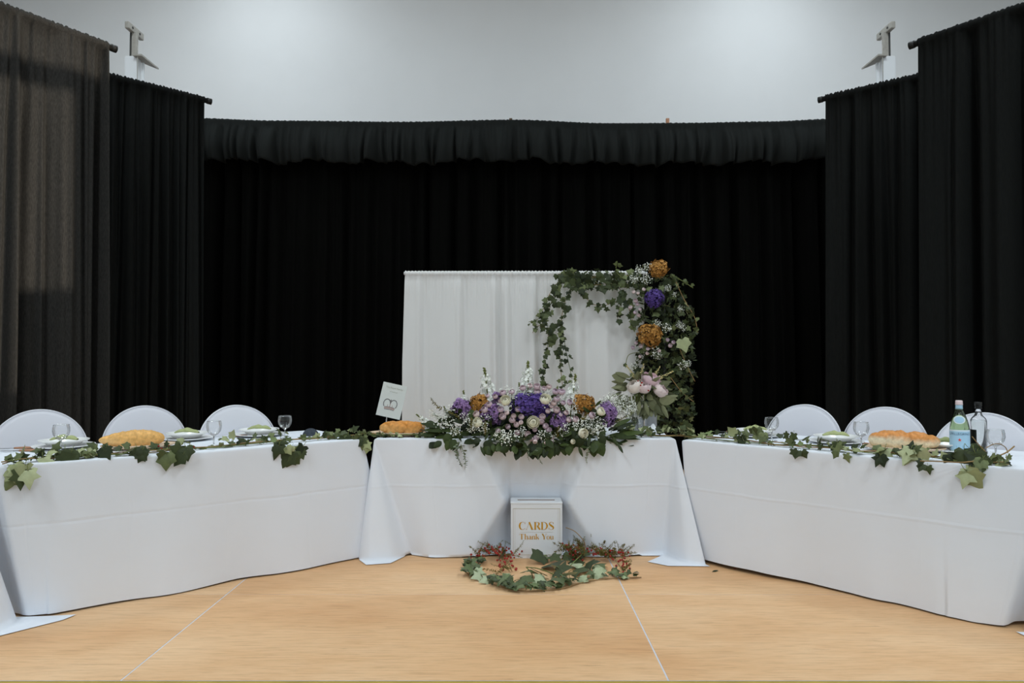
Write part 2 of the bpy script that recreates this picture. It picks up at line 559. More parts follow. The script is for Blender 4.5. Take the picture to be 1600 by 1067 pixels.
# right wall with its tall windows: openings (y0, y1, z0, z1)
def wall_with_holes(x, holes):
    ys = sorted({WF, WB} | {h[0] for h in holes} | {h[1] for h in holes})
    zs = sorted({-.7, CEIL} | {h[2] for h in holes} | {h[3] for h in holes})
    m = MB()
    for a, b in zip(ys, ys[1:]):
        for c, d in zip(zs, zs[1:]):
            cy, cz = (a + b) / 2, (c + d) / 2
            if any(h[0] < cy < h[1] and h[2] < cz < h[3] for h in holes): continue
            m.box((x + .05, cy, cz), (.1, b - a, d - c))
    return m


def sun_back(x, y, z, X=WX):
    """where the sun ray through (x,y,z) crosses the right wall"""
    t = (X - x) / SUN_D.x
    return y + SUN_D.y * t, z + SUN_D.z * t


P1L = (Vector((-3.36, 5.64)), Vector((-.56, -.828)))


def on1(t): return P1L[0] + P1L[1] * t


holes = []
for t0, t1, z0, z1 in ((-.05, .9, 3.6, 3.95), (.27, .9, 1.8, 3.4), (.62, .9, 1.0, 1.8)):
    a, b = on1(t0), on1(t1)
    ya, _ = sun_back(a.x, a.y, 0); yb, _ = sun_back(b.x, b.y, 0)
    _, za = sun_back(a.x, a.y, z0); _, zb = sun_back(a.x, a.y, z1)
    holes.append((min(ya, yb), max(ya, yb), za, zb))
struct(wall_with_holes(WX, holes).build('wall_right', M_WALL, smooth=False))


# ------------------------------------------------------------------ black drapes on pipes
def folds(seed, comps):
    rr = random.Random(seed)
    c = [(a, 2 * PI / l, rr.uniform(0, 6.28), rr.uniform(.4, 1.1), rr.uniform(.3, .6)) for a, l in comps]

    def f(s):
        return sum(a * math.sin(k * s + ph + w * math.sin(k * q * s + ph * 2)) for a, k, ph, w, q in c)
    return f


def pleats(seed, L, gap, depth, w):
    rr = random.Random(seed)
    ps, x = [], rr.uniform(0, gap)
    while x < L:
        ps.append((x, depth * rr.uniform(.45, 1.2), w * rr.uniform(.7, 1.5), rr.uniform(-.03, .03)))
        x += gap * rr.uniform(.45, 1.6)

    def f(s, v=0):
        o = 0
        for xc, d, ww, dr in ps:
            t = (s - xc - dr * v) / ww
            if -3 < t < 3: o -= d * math.exp(-t * t)
        return o
    return f


def drape(root, A, B, ztop, zbot, seed, mat_, comps, amp_top=.25, ns=260, nz=34, rod_r=.028, name='curtain', sag=0, lean=0, flat_end=0, hall=(0, -1), pl=None):
    A, B = Vector(A), Vector(B)
    d = B - A; L = d.length; d.normalize()
    n = Vector((d.y, -d.x))
    if n.dot(Vector(hall)) < 0: n = -n     # towards the hall
    f = folds(seed, comps)
    f2 = folds(seed + 5, [(.006, .055), (.005, .09)])
    hdr = folds(seed + 9, [(.006, .031), (.004, .05)])
    pf = pleats(seed + 2, L, *pl) if pl else (lambda s, v=0: 0)

    def fn(u, v):
        # v 0 top .. 1 bottom ; first rows wrap the pipe
        s = u * L
        if v < .12:
            w = v / .12
            ang = PI / 2 - w * PI          # top of the pipe to its underside, over the front
            off = (rod_r + .006 + f2(s) * .5) * math.cos(ang) if w < 1 else 0
            z = ztop - rod_r + (rod_r + .006) * math.sin(ang) + (hdr(s) if w < .3 else 0) * (1 - w)
            if w > .8: off = max(off, .008) + f(s) * .05
            o = off
        else:
            w = (v - .12) / .88
            z = ztop - 2 * rod_r - .006 - w * (ztop - 2 * rod_r - .006 - zbot)
            g = amp_top + (1 - amp_top) * min(1, w * 1.6) ** .7
            e = 1
            if flat_end: e = min(1, max(0, (s - .02) / flat_end))
            o = .010 + f(s) * g * e + pf(s, w) * e * min(1, .35 + w * 3) + f2(s) * max(0, 1 - w * 3.5) + lean * w
        sg = sag * math.sin(PI * u) if sag else 0
        p = A + d * s + n * o
        # drapes widen a little to the floor
        p += d * ((-.5 + u) * .10 * (0 if v < .12 else (v - .12) / .88))
        return (p.x, p.y, z - sg)
    me = MB().grid(fn, ns, nz).mesh(name, mat_)
    c = link(name, me, root)
    s2 = c.modifiers.new('thickness', 'SOLIDIFY'); s2.thickness = .002
    return c, d, n


def drape_panel(label, A, B, zt, seed, m, comps, grp, ends=(.06, .03), **kw):
    A, B = Vector(A), Vector(B)
    base = (A + B) / 2
    r = thing('drape_panel', label, 'curtain', (base.x, base.y, 0), 0, grp)
    c, d, n = drape(r, A - base, B - base, zt, .02, seed, m, comps, hall=(-base.x * .8, 1.5 - base.y), **kw)
    a, b = A - base - d * ends[0], B - base + d * ends[1]
    z = zt - .028
    MB().tube([(a.x, a.y, z), (b.x, b.y, z)], .026, 14).build('rod', M_ROD, r)
    e = A - base - d * ends[0]
    MB().tube([(e.x - d.x * .012, e.y - d.y * .012, z), (e.x + d.x * .03, e.y + d.y * .03, z)], .031, 14).build('end_cap', M_ROD, r)
    for t in (.12, .88):
        q = (A - base) + (B - A) * t - n * .05
        MB().tube([(q.x, q.y, .012), (q.x, q.y, zt - .03)], .02, 10).build('upright', M_ROD, r)
        MB().bbox((q.x, q.y, .006), (.4, .4, .012), .003).build('base_plate', M_ROD, r)
    return r


ZT = 3.9
G_DR = 'black drape panels on pipes'
b = on1(2.3)
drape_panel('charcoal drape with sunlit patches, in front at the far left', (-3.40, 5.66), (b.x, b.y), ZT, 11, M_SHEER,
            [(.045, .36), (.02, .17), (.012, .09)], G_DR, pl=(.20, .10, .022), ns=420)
drape_panel('finely gathered black drape between the sunlit charcoal drape and the back curtain', (-3.12, 6.84), (-4.05, 5.98), ZT, 23, M_BLK,
            [(.026, .15), (.012, .08), (.01, .3)], G_DR, pl=(.085, .06, .014), ns=420)
drape_panel('black drape right of the back curtain, behind the taller looking drape', (3.16, 6.80), (4.15, 5.98), ZT, 31, M_BLK,
            [(.032, .22), (.014, .11)], G_DR, flat_end=.25, pl=(.13, .09, .022), ns=420)
drape_panel('black drape in front at the far right, behind the two bottles', (3.38, 5.60), (4.72, 3.86), ZT, 47, M_BLK,
            [(.046, .30), (.02, .15)], G_DR, flat_end=.25, pl=(.22, .12, .03), ns=420)
# back curtain
r = thing('back_curtain', 'wide black pleated curtain across the back of the stage', 'curtain', (0, 7.62, 0))
drape(r, (-4.3, 0), (4.3, 0), 3.84, .015, 77, M_BLK2, [(.04, .26), (.02, .13)], ns=1150, nz=14, pl=(.24, .12, .03))
MB().tube([(-4.35, .0, 3.81), (4.35, .0, 3.81)], .026, 10).build('rod', M_ROD, r)
for x in (-4.2, 4.2):
    MB().tube([(x, .07, .012), (x, .07, 3.8)], .02, 8).build('upright', M_ROD, r)
# valance
r = thing('valance', 'short black gathered valance hanging above the back curtain', 'curtain', (0, 7.46, 0))


def valance_mesh():
    fa = folds(5, [(.030, .36), (.022, .21), (.008, .1)])
    fp_ = pleats(12, 7.1, .15, .10, .026)
    fb = folds(8, [(.006, .06), (.004, .1)])
    hem = folds(9, [(.016, .8), (.010, .3)])
    L0, L1 = -3.52, 3.52

    def top(x):
        # sags between the stands
        kn = [(-3.55, 3.905), (-2.6, 3.875), (-1.2, 3.862), (0, 3.885), (1.1, 3.845), (1.9, 3.85), (2.8, 3.865), (3.55, 3.895)]
        for (a, za), (b_, zb) in zip(kn, kn[1:]):
            if a <= x <= b_:
                t = (x - a) / (b_ - a); t = t * t * (3 - 2 * t)
                return za + (zb - za) * t
        return kn[-1][1]

    def fn(u, v):
        x = L0 + (L1 - L0) * u
        zt = top(x)
        if v < .2:
            w = v / .2
            o = .02 + fb(x) * .6 * w
            z = zt + fb(x * 1.3) * .4 * (1 - w) - w * .085
        else:
            w = (v - .2) / .8
            o = .03 + fb(x) * (1 - w) + fa(x) * (w ** .7) + .07 * math.sin(PI * min(1, w * .8)) + fp_(x - L0, w) * (.25 + .75 * w)
            z = zt - .085 - w * (.375 + hem(x))
        return (x + .02 * math.sin(x * 17) * (v ** 2), -o, z)
    return MB().grid(fn, 1100, 18).mesh('curtain', M_VAL)


c = link('curtain', valance_mesh(), r)
c.modifiers.new('thickness', 'SOLIDIFY').thickness = .002
MB().tube([(-3.62, .02, 3.84), (3.62, .02, 3.84)], .02, 10).build('rod', M_ROD, r)
for x in (-3.6, 3.6):
    MB().tube([(x, .045, .0), (x, .045, 3.84)], .018, 8).build('upright', M_ROD, r)
for px, mt in ((798, M_SPOTD), (1043, M_HANDLE)):
    p = gy(px, 187.5, 7.5)
    MB().bbox((p.x, .04, 3.885), (.035, .03, .07), .004).build('bracket', mt, r)

# wall mounted winch posts behind the drapes
for sx, px, lab in ((-1, 208, 'white post with grey tee bar on the white wall, above the left drapes'),
                    (1, 1386, 'white post with grey tee bar on the white wall, above the right drapes')):
    Y = 8.3
    p = gy(px, 90, Y)
    r = thing('lifting_post', lab, 'post', (p.x, Y, 0), 0, 'tee topped posts above the drapes')
    zt = p.z
    MB().bbox((0, 0, zt / 2), (.14, .10, zt), .006).build('lower_post', M_WPAINT, r, smooth=False)
    MB().bbox((-sx * .09, .06, zt / 2 - .02), (.03, .03, zt - .04), .004).build('guide_rail', M_WPAINT, r, smooth=False)
    MB().bbox((sx * .085, .0, zt / 2), (.02, .04, zt), .004).build('guide_rail', M_WPAINT, r, smooth=False)
    MB().bbox((-sx * .02, 0, zt + .15), (.055, .055, .32), .004).build('upper_post', M_GREYP, r, smooth=False)
    MB().bbox((sx * .018, -.005, zt + .15), (.022, .05, .32), .002).build('post_channel', M_DGREY, r, smooth=False)
    MB().bbox((-sx * .0, .02, zt + .34), (.055, .34, .085), .012).build('tee_bar', M_GREYP, r, smooth=False)
    for yy in (-.07, .09):
        MB().tube([(-sx * .026, yy, zt + .34), (-sx * .034, yy, zt + .34)], .014, 10).build('bolt', M_DGREY, r)
    MB().add([(-sx * .05, -.10, zt), (-sx * .16, -.10, zt), (-sx * .16, .30, zt), (-sx * .05, .10, zt),
              (-sx * .05, -.10, zt - .02), (-sx * .16, -.10, zt - .02), (-sx * .16, .30, zt - .02), (-sx * .05, .10, zt - .02)],
             [(0, 1, 2, 3), (7, 6, 5, 4), (0, 4, 5, 1), (1, 5, 6, 2), (2, 6, 7, 3), (3, 7, 4, 0)]).build('plate', M_GREYP, r, smooth=False)
    MB().tube([(-sx * .10, -.08, zt + .12), (-sx * .10, -.08, zt - .5)], .004, 6).build('cable', M_GREYP, r)

# ------------------------------------------------------------------ tablecloths
TZ = .735


def tablecloth(name, label, ctrl, grp, sub=14, levels=22, seed=1, wave=.012, dent=None):
    """ctrl: list of (top xy, bottom xy, bottom z, spread xy or None) round the table"""
    n = len(ctrl)
    cx = sum(c[0][0] for c in ctrl) / n; cy = sum(c[0][1] for c in ctrl) / n

    def cr(a, b_, c, d, t):
        return .5 * ((2 * b_) + (c - a) * t + (2 * a - 5 * b_ + 4 * c - d) * t * t + (3 * b_ - a - 3 * c + d) * t ** 3)
    tops, bots, zb, spr = [], [], [], []
    for i in range(n):
        q = [ctrl[(i + k) % n] for k in (-1, 0, 1, 2)]
        seglen = max((Vector(q[1][0]) - Vector(q[2][0])).length, (Vector(q[1][1]) - Vector(q[2][1])).length)
        m = max(4, int(seglen / .018))
        for j in range(m):
            t = j / m
            tops.append(Vector(q[1][0]).lerp(Vector(q[2][0]), t))
            bb = [Vector(x[1]) for x in q]
            lim = (bb[1] - bb[2]).length
            # limit the tangents on uneven spacing
            a = bb[1] - (bb[1] - bb[0]).normalized() * min((bb[1] - bb[0]).length, lim) if (bb[1] - bb[0]).length > 1e-6 else bb[1]
            dd = bb[2] + (bb[3] - bb[2]).normalized() * min((bb[3] - bb[2]).length, lim) if (bb[3] - bb[2]).length > 1e-6 else bb[2]
            bots.append(cr(a, bb[1], bb[2], dd, t))
            zb.append(q[1][2] + (q[2][2] - q[1][2]) * t)
            s1, s2 = q[1][3] or q[1][1], q[2][3] or q[2][1]
            spr.append(Vector(s1).lerp(Vector(s2), t))
    N = len(tops)
    cen = Vector((cx, cy))
    acc, ss = 0, []
    for i in range(N):
        ss.append(acc); acc += (tops[(i + 1) % N] - tops[i]).length + .0001
    wv = folds(seed, [(wave, .55), (wave * .5, .27)])
    rings = []
    rad = .014
    rings.append([(p + (cen - p).normalized() * rad, TZ) for p in tops])
    for a in (30, 60, 90):
        rings.append([(p + (cen - p).normalized() * rad * (1 - math.sin(R(a))), TZ - rad * (1 - math.cos(R(a)))) for p in tops])
    for k in range(1, levels + 1):
        v = k / levels
        row = []
        for i in range(N):
            p = tops[i].lerp(bots[i], v)
            d = (bots[i] - tops[i])
            out = d.normalized() if d.length > .02 else (tops[i] - cen).normalized()
            p = p + out * wv(ss[i]) * v ** 1.3
            z = (TZ - rad) * (1 - v) + zb[i] * v
            if dent: p = dent(p, z)
            row.append((p, z))
        rings.append(row)
    has = any(c[3] for c in ctrl)
    if has:
        for w in (.35, .7, 1):
            rings.append([(bots[i].lerp(spr[i], w), max(.004, zb[i] * (1 - w) + .004 * w)) if (spr[i] - bots[i]).length > .004
                          else (bots[i] + (tops[i] - cen).normalized() * .0003 * w, zb[i]) for i in range(N)])
    vs = [(p.x - cx, p.y - cy, z) for row in rings for p, z in row]
    fs = [tuple(range(N))]
    for k in range(len(rings) - 1):
        for i in range(N):
            j = (i + 1) % N
            fs.append((k * N + j, k * N + i, (k + 1) * N + i, (k + 1) * N + j))
    mb = MB().add(vs, fs)
    me = mb.mesh(name, M_CLOTH)
    uvl = me.uv_layers.new(name='UV')
    for poly in me.polygons:
        for li in poly.loop_indices:
            vi = me.loops[li].vertex_index
            k, i = divmod(vi, N)
            if k == 0 and len(poly.vertices) > 4:
                co = me.vertices[vi].co; uvl.data[li].uv = (co.x, co.y + 5)
            else:
                uvl.data[li].uv = (ss[i], .735 - me.vertices[vi].co.z)
    o = link(name, me, None, Matrix.Translation((cx, cy, 0)))
    return tag(o, label, 'tablecloth', grp)


G_TC = 'white tablecloths of the head tables'
HB = .55       # hem height on the seats' side
CF, CBK = 4.33, 5.09
BXC, BXH, BXZ, BXD = .153, .160, .338, .112      # the card box pushes the cloth in under the table


def box_dent(p, z):
    if p.y > CF + .1: return p
    dx = abs(p.x - BXC)
    if z > BXZ:
        k = (TZ - z) / (TZ - BXZ)
        w0, w1 = BXH + .01, BXH + .03 + .5 * (z - BXZ)
    else:
        k = 1.0
        w0, w1 = BXH + .01, BXH + .03 + (BXZ - z) * .66
    g = 1 if dx < w0 else max(0, 1 - (dx - w0) / (w1 - w0))
    return Vector((p.x, p.y + (BXD + .02) * k * g))


tablecloth('tablecloth', 'white tablecloth on the middle table, under the large flower arrangement', [
    ((-.872, CF), (-.955, CF - .04), .008, (-.94, CF - .09)),
    ((-.872, CF), (-.88, CF - .125), .010, (-.875, CF - .195)),
    ((-.870, CF), (-.74, CF - .10), .010, (-.735, CF - .16)),
    ((-.866, CF), (-.665, CF + .005), .010, None),
    ((-.862, CF), (-.64, CF + .022), .012, None),
    ((-.60, CF), (-.50, CF - .045), .006, None),
    ((-.25, CF), (-.25, CF - .03), .010, None),
    ((0.0, CF), (0.0, CF + .01), .014, None),
    ((.30, CF), (.30, CF - .012), .012, None),
    ((.62, CF), (.60, CF - .035), .006, None),
    ((.85, CF), (.80, CF + .0), .012, None),
    ((1.0, CF), (.955, CF + .035), .012, (.94, CF - .0)),
    ((1.03, CF), (.985, CF - .06), .012, (.825, CF - .13)),
    ((1.035, CF), (1.06, CF - .18), .010, (.93, CF - .215)),
    ((1.035, CF), (1.165, CF - .205), .008, (1.18, CF - .225)),
    ((1.035, CF + .01), (1.09, CF - .09), .008, None),
    ((1.035, CF + .2), (1.07, CF + .2), .05, None),
    ((1.035, CBK), (1.06, CBK + .03), .3, None),
    ((.9, CBK), (.9, CBK + .03), .3, None),
    ((-.75, CBK), (-.75, CBK + .03), .3, None),
    ((-.872, CBK), (-.90, CBK + .03), .3, None),
    ((-.872, CF + .2), (-.93, CF + .2), .05, None)], G_TC, seed=3, wave=.006, dent=box_dent, levels=40)

OL, UL = Vector((-.935, 4.31)), Vector((-.793, -.609)); NL = Vector((-.609, .793))
OR, UR = Vector((1.06, 4.275)), Vector((.735, -.678)); NR = Vector((.678, .735))


def L2(t, n): return tuple(OL + UL * t + NL * n)
def R2(t, n): return tuple(OR + UR * t + NR * n)


tablecloth('tablecloth', 'white tablecloth on the left table, with three round backed chairs behind it', [
    (L2(0, 0), L2(-.18, .02), .010, None),
    (L2(.10, 0), L2(.10, -.02), .008, None),
    (L2(.45, 0), L2(.45, -.04), .008, None),
    (L2(.75, 0), L2(.75, .0), .010, None),
    (L2(1.05, 0), L2(1.05, -.035), .006, None),
    (L2(1.35, 0), L2(1.35, -.005), .010, None),
    (L2(1.62, 0), L2(1.62, .0), .010, None),
    (L2(1.84, 0), L2(1.71, .035), .014, None),
    (L2(1.86, .03), L2(1.745, .10), .012, None),
    (L2(1.86, .25), L2(1.88, .25), .02, None),
    (L2(1.86, .76), L2(1.88, .78), HB, None),
    (L2(1.7, .76), L2(1.7, .785), HB, None),
    (L2(.15, .76), L2(.15, .785), HB, None),
    (L2(0, .76), L2(-.01, .78), HB, None),
    (L2(0, .3), L2(-.12, .3), .05, None)], G_TC, seed=7, wave=.005)
tablecloth('tablecloth', 'white tablecloth on the right table, under the two bottles', [
    (R2(0, .0), R2(.03, .03), .014, None),
    (R2(.12, 0), R2(.12, -.0), .022, None),
    (R2(.45, 0), R2(.45, -.015), .024, None),
    (R2(.8, 0), R2(.8, .01), .012, None),
    (R2(1.1, 0), R2(1.1, -.005), .010, None),
    (R2(1.4, 0), R2(1.4, -.02), .008, None),
    (R2(1.60, 0), R2(1.52, -.025), .006, None),
    (R2(1.80, 0), R2(1.615, .005), .010, None),
    (R2(1.86, .02), R2(1.655, .07), .02, None),
    (R2(1.86, .3), R2(1.86, .3), .02, None),
    (R2(1.86, .76), R2(1.88, .78), HB, None),
    (R2(1.7, .76), R2(1.7, .785), HB, None),
    (R2(.15, .76), R2(.15, .785), HB, None),
    (R2(0, .76), R2(-.01, .78), HB, None),
    (R2(0, .3), R2(.0, .3), .05, None)], G_TC, seed=12, wave=.010)


def end_table(label, O, U, sgn, corner, seed):
    N = Vector((sgn * -U.y, sgn * U.x)) if False else None
    # back normal: away from the hall's middle
    n = Vector((U.y, -U.x))
    if n.x * O.x < 0: n = -n

    def q(t, k): return tuple(O + U * t + n * k)
    (c0, s0), (c1, s1), (c2, s2) = corner
    tablecloth('tablecloth', label, [
        (q(0, 0), c0, .010, s0), (q(.01, 0), c1, .010, s1), (q(.05, 0), c2, .010, s2),
        (q(.35, 0), q(.35, -.10), .010, q(.35, -.16)), (q(.8, 0), q(.8, -.04), .012, None), (q(1.5, 0), q(1.5, -.03), .012, None),
        (q(1.8, 0), q(1.82, -.03), .012, None), (q(1.8, .76), q(1.82, .78), HB, None),
        (q(.1, .76), q(.1, .78), HB, None), (q(0, .76), q(-.01, .77), HB, None), (q(0, .3), q(-.0, .3), .05, None)],
        G_TC, seed=seed, wave=.006)


end_table('white tablecloth of the next table at the left edge, its corner spread on the floor', Vector((-2.46, 3.10)), Vector((-.42, -.907)), 1,
          (((-2.35, 3.26), (-2.10, 3.33)), ((-2.31, 3.19), (-2.12, 3.26)), ((-2.34, 3.05), (-2.28, 3.07))), 21)
end_table('white tablecloth of the next table at the right edge, barely in view', Vector((2.50, 2.93)), Vector((.42, -.907)), -1,
          (((2.33, 3.09), (2.275, 3.12)), ((2.31, 3.03), (2.28, 3.06)), ((2.40, 2.86), (2.36, 2.84))), 22)


# ------------------------------------------------------------------ chairs
def chair_meshes():
    cz, a, bt = .60, .25, .0
    pts = []
    for i in range(41):
        w = PI * i / 40
        pts.append((.25 * math.cos(w), .68 + .25 * math.sin(w)))
    for z in (.62, .54, .46):
        pts.append((-.25 + (.68 - z) * .06, z))
    for z in (.46, .54, .62):
        pts.append((.25 - (.68 - z) * .06, z))
    n = len(pts)
    vs, fs = [], []
    prof = [(0.0, -.030), (.5, -.030), (.9, -.027), (.97, -.02), (1.0, 0), (.97, .02), (.9, .027), (.5, .03), (0, .03)]
    for sc, y in prof:
        for x, z in pts:
            zz = cz + (z - cz) * sc
            bow = .035 * (x * sc / .25) ** 2
            vs.append((x * sc, y - bow + .10 * (zz - .45), zz))
    for k in range(len(prof) - 1):
        for i in range(n):
            j = (i + 1) % n
            fs.append((k * n + i, k * n + j, (k + 1) * n + j, (k + 1) * n + i))
    back = MB().add(vs, fs).mesh('back_cover', M_CHAIR)
    seam = [(x * 1.004, .10 * (z - .45) - .022 - .035 * (x / .25) ** 2, .60 + (z - .60) * .99) for x, z in pts[:41]]
    sm = MB().tube(seam, .0035, 6).mesh('seam', M_CHAIR)
    seat = MB()
    prof = [(.0, .475), (.8, .475), (.95, .468), (1.0, .45), (1.0, .40), (.94, .30), (.90, .2)]

    def sq(i, m=40):
        w = 2 * PI * i / m
        c, s = math.cos(w), math.sin(w)
        e = .35
        return (.235 * abs(c) ** e * (1 if c > 0 else -1), -.21 + .225 * abs(s) ** e * (1 if s > 0 else -1))
    vs, fs = [], []
    for sc, z in prof:
        for i in range(40):
            x, y = sq(i); vs.append((x * sc, -.21 + (y + .21) * sc, z))
    for k in range(len(prof) - 1):
        for i in range(40):
            j = (i + 1) % 40
            fs.append((k * 40 + j, k * 40 + i, (k + 1) * 40 + i, (k + 1) * 40 + j))
    seatm = seat.add(vs, fs).mesh('seat_cover', M_CHAIR)
    legs = []
    for x in (-1, 1):
        for y in (-.40, -.02):
            legs.append(MB().tube([(x * .19, -.21 + (y + .21) * .85, .32), (x * .215, y, .0)], [.03, .018], 10).mesh('leg', M_CHAIR))
    return [('back_cover', back), ('seat_cover', seatm), ('seam', sm)] + [('leg', l) for l in legs]


CH = chair_meshes()


def chair(px, pt, ztop, nvec, label):
    p = gy(px, pt, 4)
    d = (ztop - HC) / ((p.z - HC) / 4)       # depth where the chair's top has that height
    q = gy(px, pt, d)
    rz = math.atan2(nvec.y, nvec.x) - PI / 2
    r = thing('covered_chair', label, 'chair', (q.x, q.y, 0), rz, 'chairs in white covers')
    for nme, me in CH: link(nme, me, r)
    return r


G = 'chairs in white covers'
chair(62, 640, .93, NL, 'white covered chair with rounded back, leftmost of the three behind the left table')
chair(227, 634, .93, NL, 'white covered chair with rounded back, behind the smooth golden bread')
chair(371, 633, .93, NL, 'white covered chair with rounded back, behind the left table, nearest to the crown card')
chair(1256, 632, .93, NR, 'white covered chair with rounded back, behind the right table, nearest to the bouquet')
chair(1383, 636, .93, NR, 'white covered chair with rounded back, behind the bread on the right table')
chair(1537, 645, .93, NR, 'white covered chair with rounded back, behind the two bottles')

# ------------------------------------------------------------------ white backdrop
BY = 6.0
BX0, BX1 = gy(633, 430, BY).x, gy(1006, 430, BY).x
BZ = gy(800, 424, BY).z
BC = (BX0 + BX1) / 2
r = thing('backdrop_stand', 'white gathered curtain backdrop on a stand behind the middle table', 'backdrop', (BC, BY, 0))


def backdrop_mesh():
    fa = folds(3, [(.010, .5), (.006, .22)])
    fb = folds(4, [(.004, .03), (.004, .05)])
    rr = random.Random(6)
    # sharp pleats at places along the width (px in the photo, width, depth)
    pl = [(655, .022, .022), (664, .03, -.02), (716, .024, .024), (726, .025, -.025), (771, .02, .035), (780, .018, -.035), (790, .02, .028),
          (800, .02, -.02), (832, .02, .022), (841, .018, -.03), (868, .025, .02), (900, .03, .024), (915, .03, -.018), (945, .03, .02), (968, .04, -.015)]
    pl = [(gy(p, 424, BY).x, w, d) for p, w, d in pl]
    W = BX1 - BX0

    def fn(u, v):
        x = BX0 + W * u
        if v < .15:
            w = v / .15
            ang = PI / 2 - w * PI
            o = .018 * math.cos(ang) + fb(x) * .7
            z = BZ - .018 + .02 * math.sin(ang) + (fb(x * 1.7) * .6 if w < .3 else 0)
            if w > .7: o = max(o, .006)
        else:
            w = (v - .15) / .85
            z = BZ - .04 - w * (BZ - .04 - .03)
            o = .012 + fa(x) * (.3 + .7 * w) + fb(x) * max(0, 1 - w * 8)
            for xc, ww, d in pl:
                xx = xc + .03 * w * (1 if d > 0 else .6)
                o += d * math.exp(-((x - xx) / (ww * (1 + .6 * w))) ** 2) * min(1, .6 + w * 2)
        xo = -.018 * min(1, max(0, (v - .15) * 3)) * (1 - u) ** 6
        return (x + xo - BC, -o, z)
    return MB().grid(fn, 520, 30).mesh('curtain', M_WHITECURT)


c = link('curtain', backdrop_mesh(), r)
c.modifiers.new('thickness', 'SOLIDIFY').thickness = .0015
MB().tube([(BX0 - BC - .01, 0, BZ - .018), (BX1 - BC + .03, 0, BZ - .018)], .014, 10).build('rod', M_WPAINT, r)
for x in (BX0 - BC + .03, BX1 - BC - .03):
    MB().tube([(x, .04, .012), (x, .04, BZ - .02)], .014, 10).build('upright', M_WPAINT, r)
    MB().bbox((x, .04, .006), (.35, .35, .012), .003).build('base_plate', M_WPAINT, r)


# ------------------------------------------------------------------ plant meshes
def leaf_mesh(name, right, m, cup=.12, curl=.12, petiole=.35, seed=0):
    """right: outline points x>=0 from base to tip (unit length along Y)"""
    mid = [(0, p[1]) for p in right]
    b = MB()

    def zz(x, y): return -cup * abs(x) * (1.2) + .06 * abs(x) - curl * (y - .35) ** 2
    vs = []
    for (x, y), (_, my) in zip(right, mid):
        yy = min(max(my, 0.0), 1.0)
        vs.append((0, yy, zz(0, yy)))
        vs.append((x, y, zz(x, y)))
        vs.append((-x * .97, y, zz(x, y)))
    fs = []
    for i in range(len(right) - 1):
        a, c = 3 * i, 3 * (i + 1)
        fs += [(a, a + 1, c + 1, c), (a, c, c + 2, a + 2)]
    b.add(vs, fs)
    if petiole:
        b.tube([(0, .05, -.01), (.02, -petiole * .5, -.03), (0, -petiole, -.10)], .014, 4, mi=1)
    return b.mesh(name, [m, M_STEM], smooth=True)


IVY_O = [(0, .02), (.20, -.13), (.40, -.05), (.31, .17), (.53, .40), (.22, .52), (.14, .72), (0, 1.0)]
IVY_B = [(0, .02), (.24, -.12), (.46, .06), (.44, .22), (.56, .44), (.28, .60), (.16, .78), (0, 1.0)]
OVATE = [(0, 0), (.16, .06), (.30, .22), (.35, .42), (.29, .65), (.15, .86), (0, 1.0)]
LANCE = [(0, 0), (.06, .08), (.13, .28), (.15, .5), (.11, .75), (.05, .92), (0, 1.0)]


def leaf_set(nm, m, outl=(IVY_O, IVY_B), pet=.35):
    return [leaf_mesh(nm, o, m, cup=c_, curl=k, petiole=pet) for o in outl for c_, k in ((.05, .1), (.35, .35))]


IVY, IVYD, IVYP = leaf_set('ivy_leaf', M_IVY), leaf_set('ivy_leaf', M_IVYD), leaf_set('ivy_leaf', M_IVYP)
IVYF, IVYFP = leaf_set('ivy_leaf', M_IVYF), leaf_set('ivy_leaf', M_IVYFP)
SALAL = leaf_set('leaf', M_LEAF, (OVATE,), .1)
RUSC = leaf_set('leaf', M_LEAF, (LANCE,), .05)
OLV = leaf_set('leaf', M_OLV, (OVATE, LANCE), .1)


def rvec(rr, s=1):
    return Vector((rr.uniform(-s, s), rr.uniform(-s, s), rr.uniform(-s, s)))


def floret(b, pos, nrm, size, rr, mi=0, petals=4):
    n = nrm.normalized(); a = n.orthogonal().normalized(); t = n.cross(a)
    ph = rr.uniform(0, 6.28)
    vs, fs = [pos], []
    for k in range(petals):
        w = ph + 2 * PI * k / petals
        d = a * math.cos(w) + t * math.sin(w)
        e = a * math.cos(w + PI / 2) + t * math.sin(w + PI / 2)
        i = len(vs)
        vs += [pos + d * size * .55 + e * size * .42 + n * size * .22, pos + d * size + n * size * .12 * rr.uniform(-1, 2), pos + d * size * .55 - e * size * .42 + n * size * .18]
        fs.append((0, i + 2, i + 1, i))
    b.add(vs, fs, mi)


def sphere_pts(n, rr, zmin=-.2):
    out = []
    k = 0
    while len(out) < n:
        k += 1
        z = 1 - 2 * ((k * .618034) % 1)
        z = zmin + (1 - zmin) * ((k * .754877) % 1)
        w = 2.39996 * k + rr.uniform(-.2, .2)
        q = math.sqrt(max(0, 1 - z * z))
        out.append(Vector((q * math.cos(w), q * math.sin(w), z)))
    return out


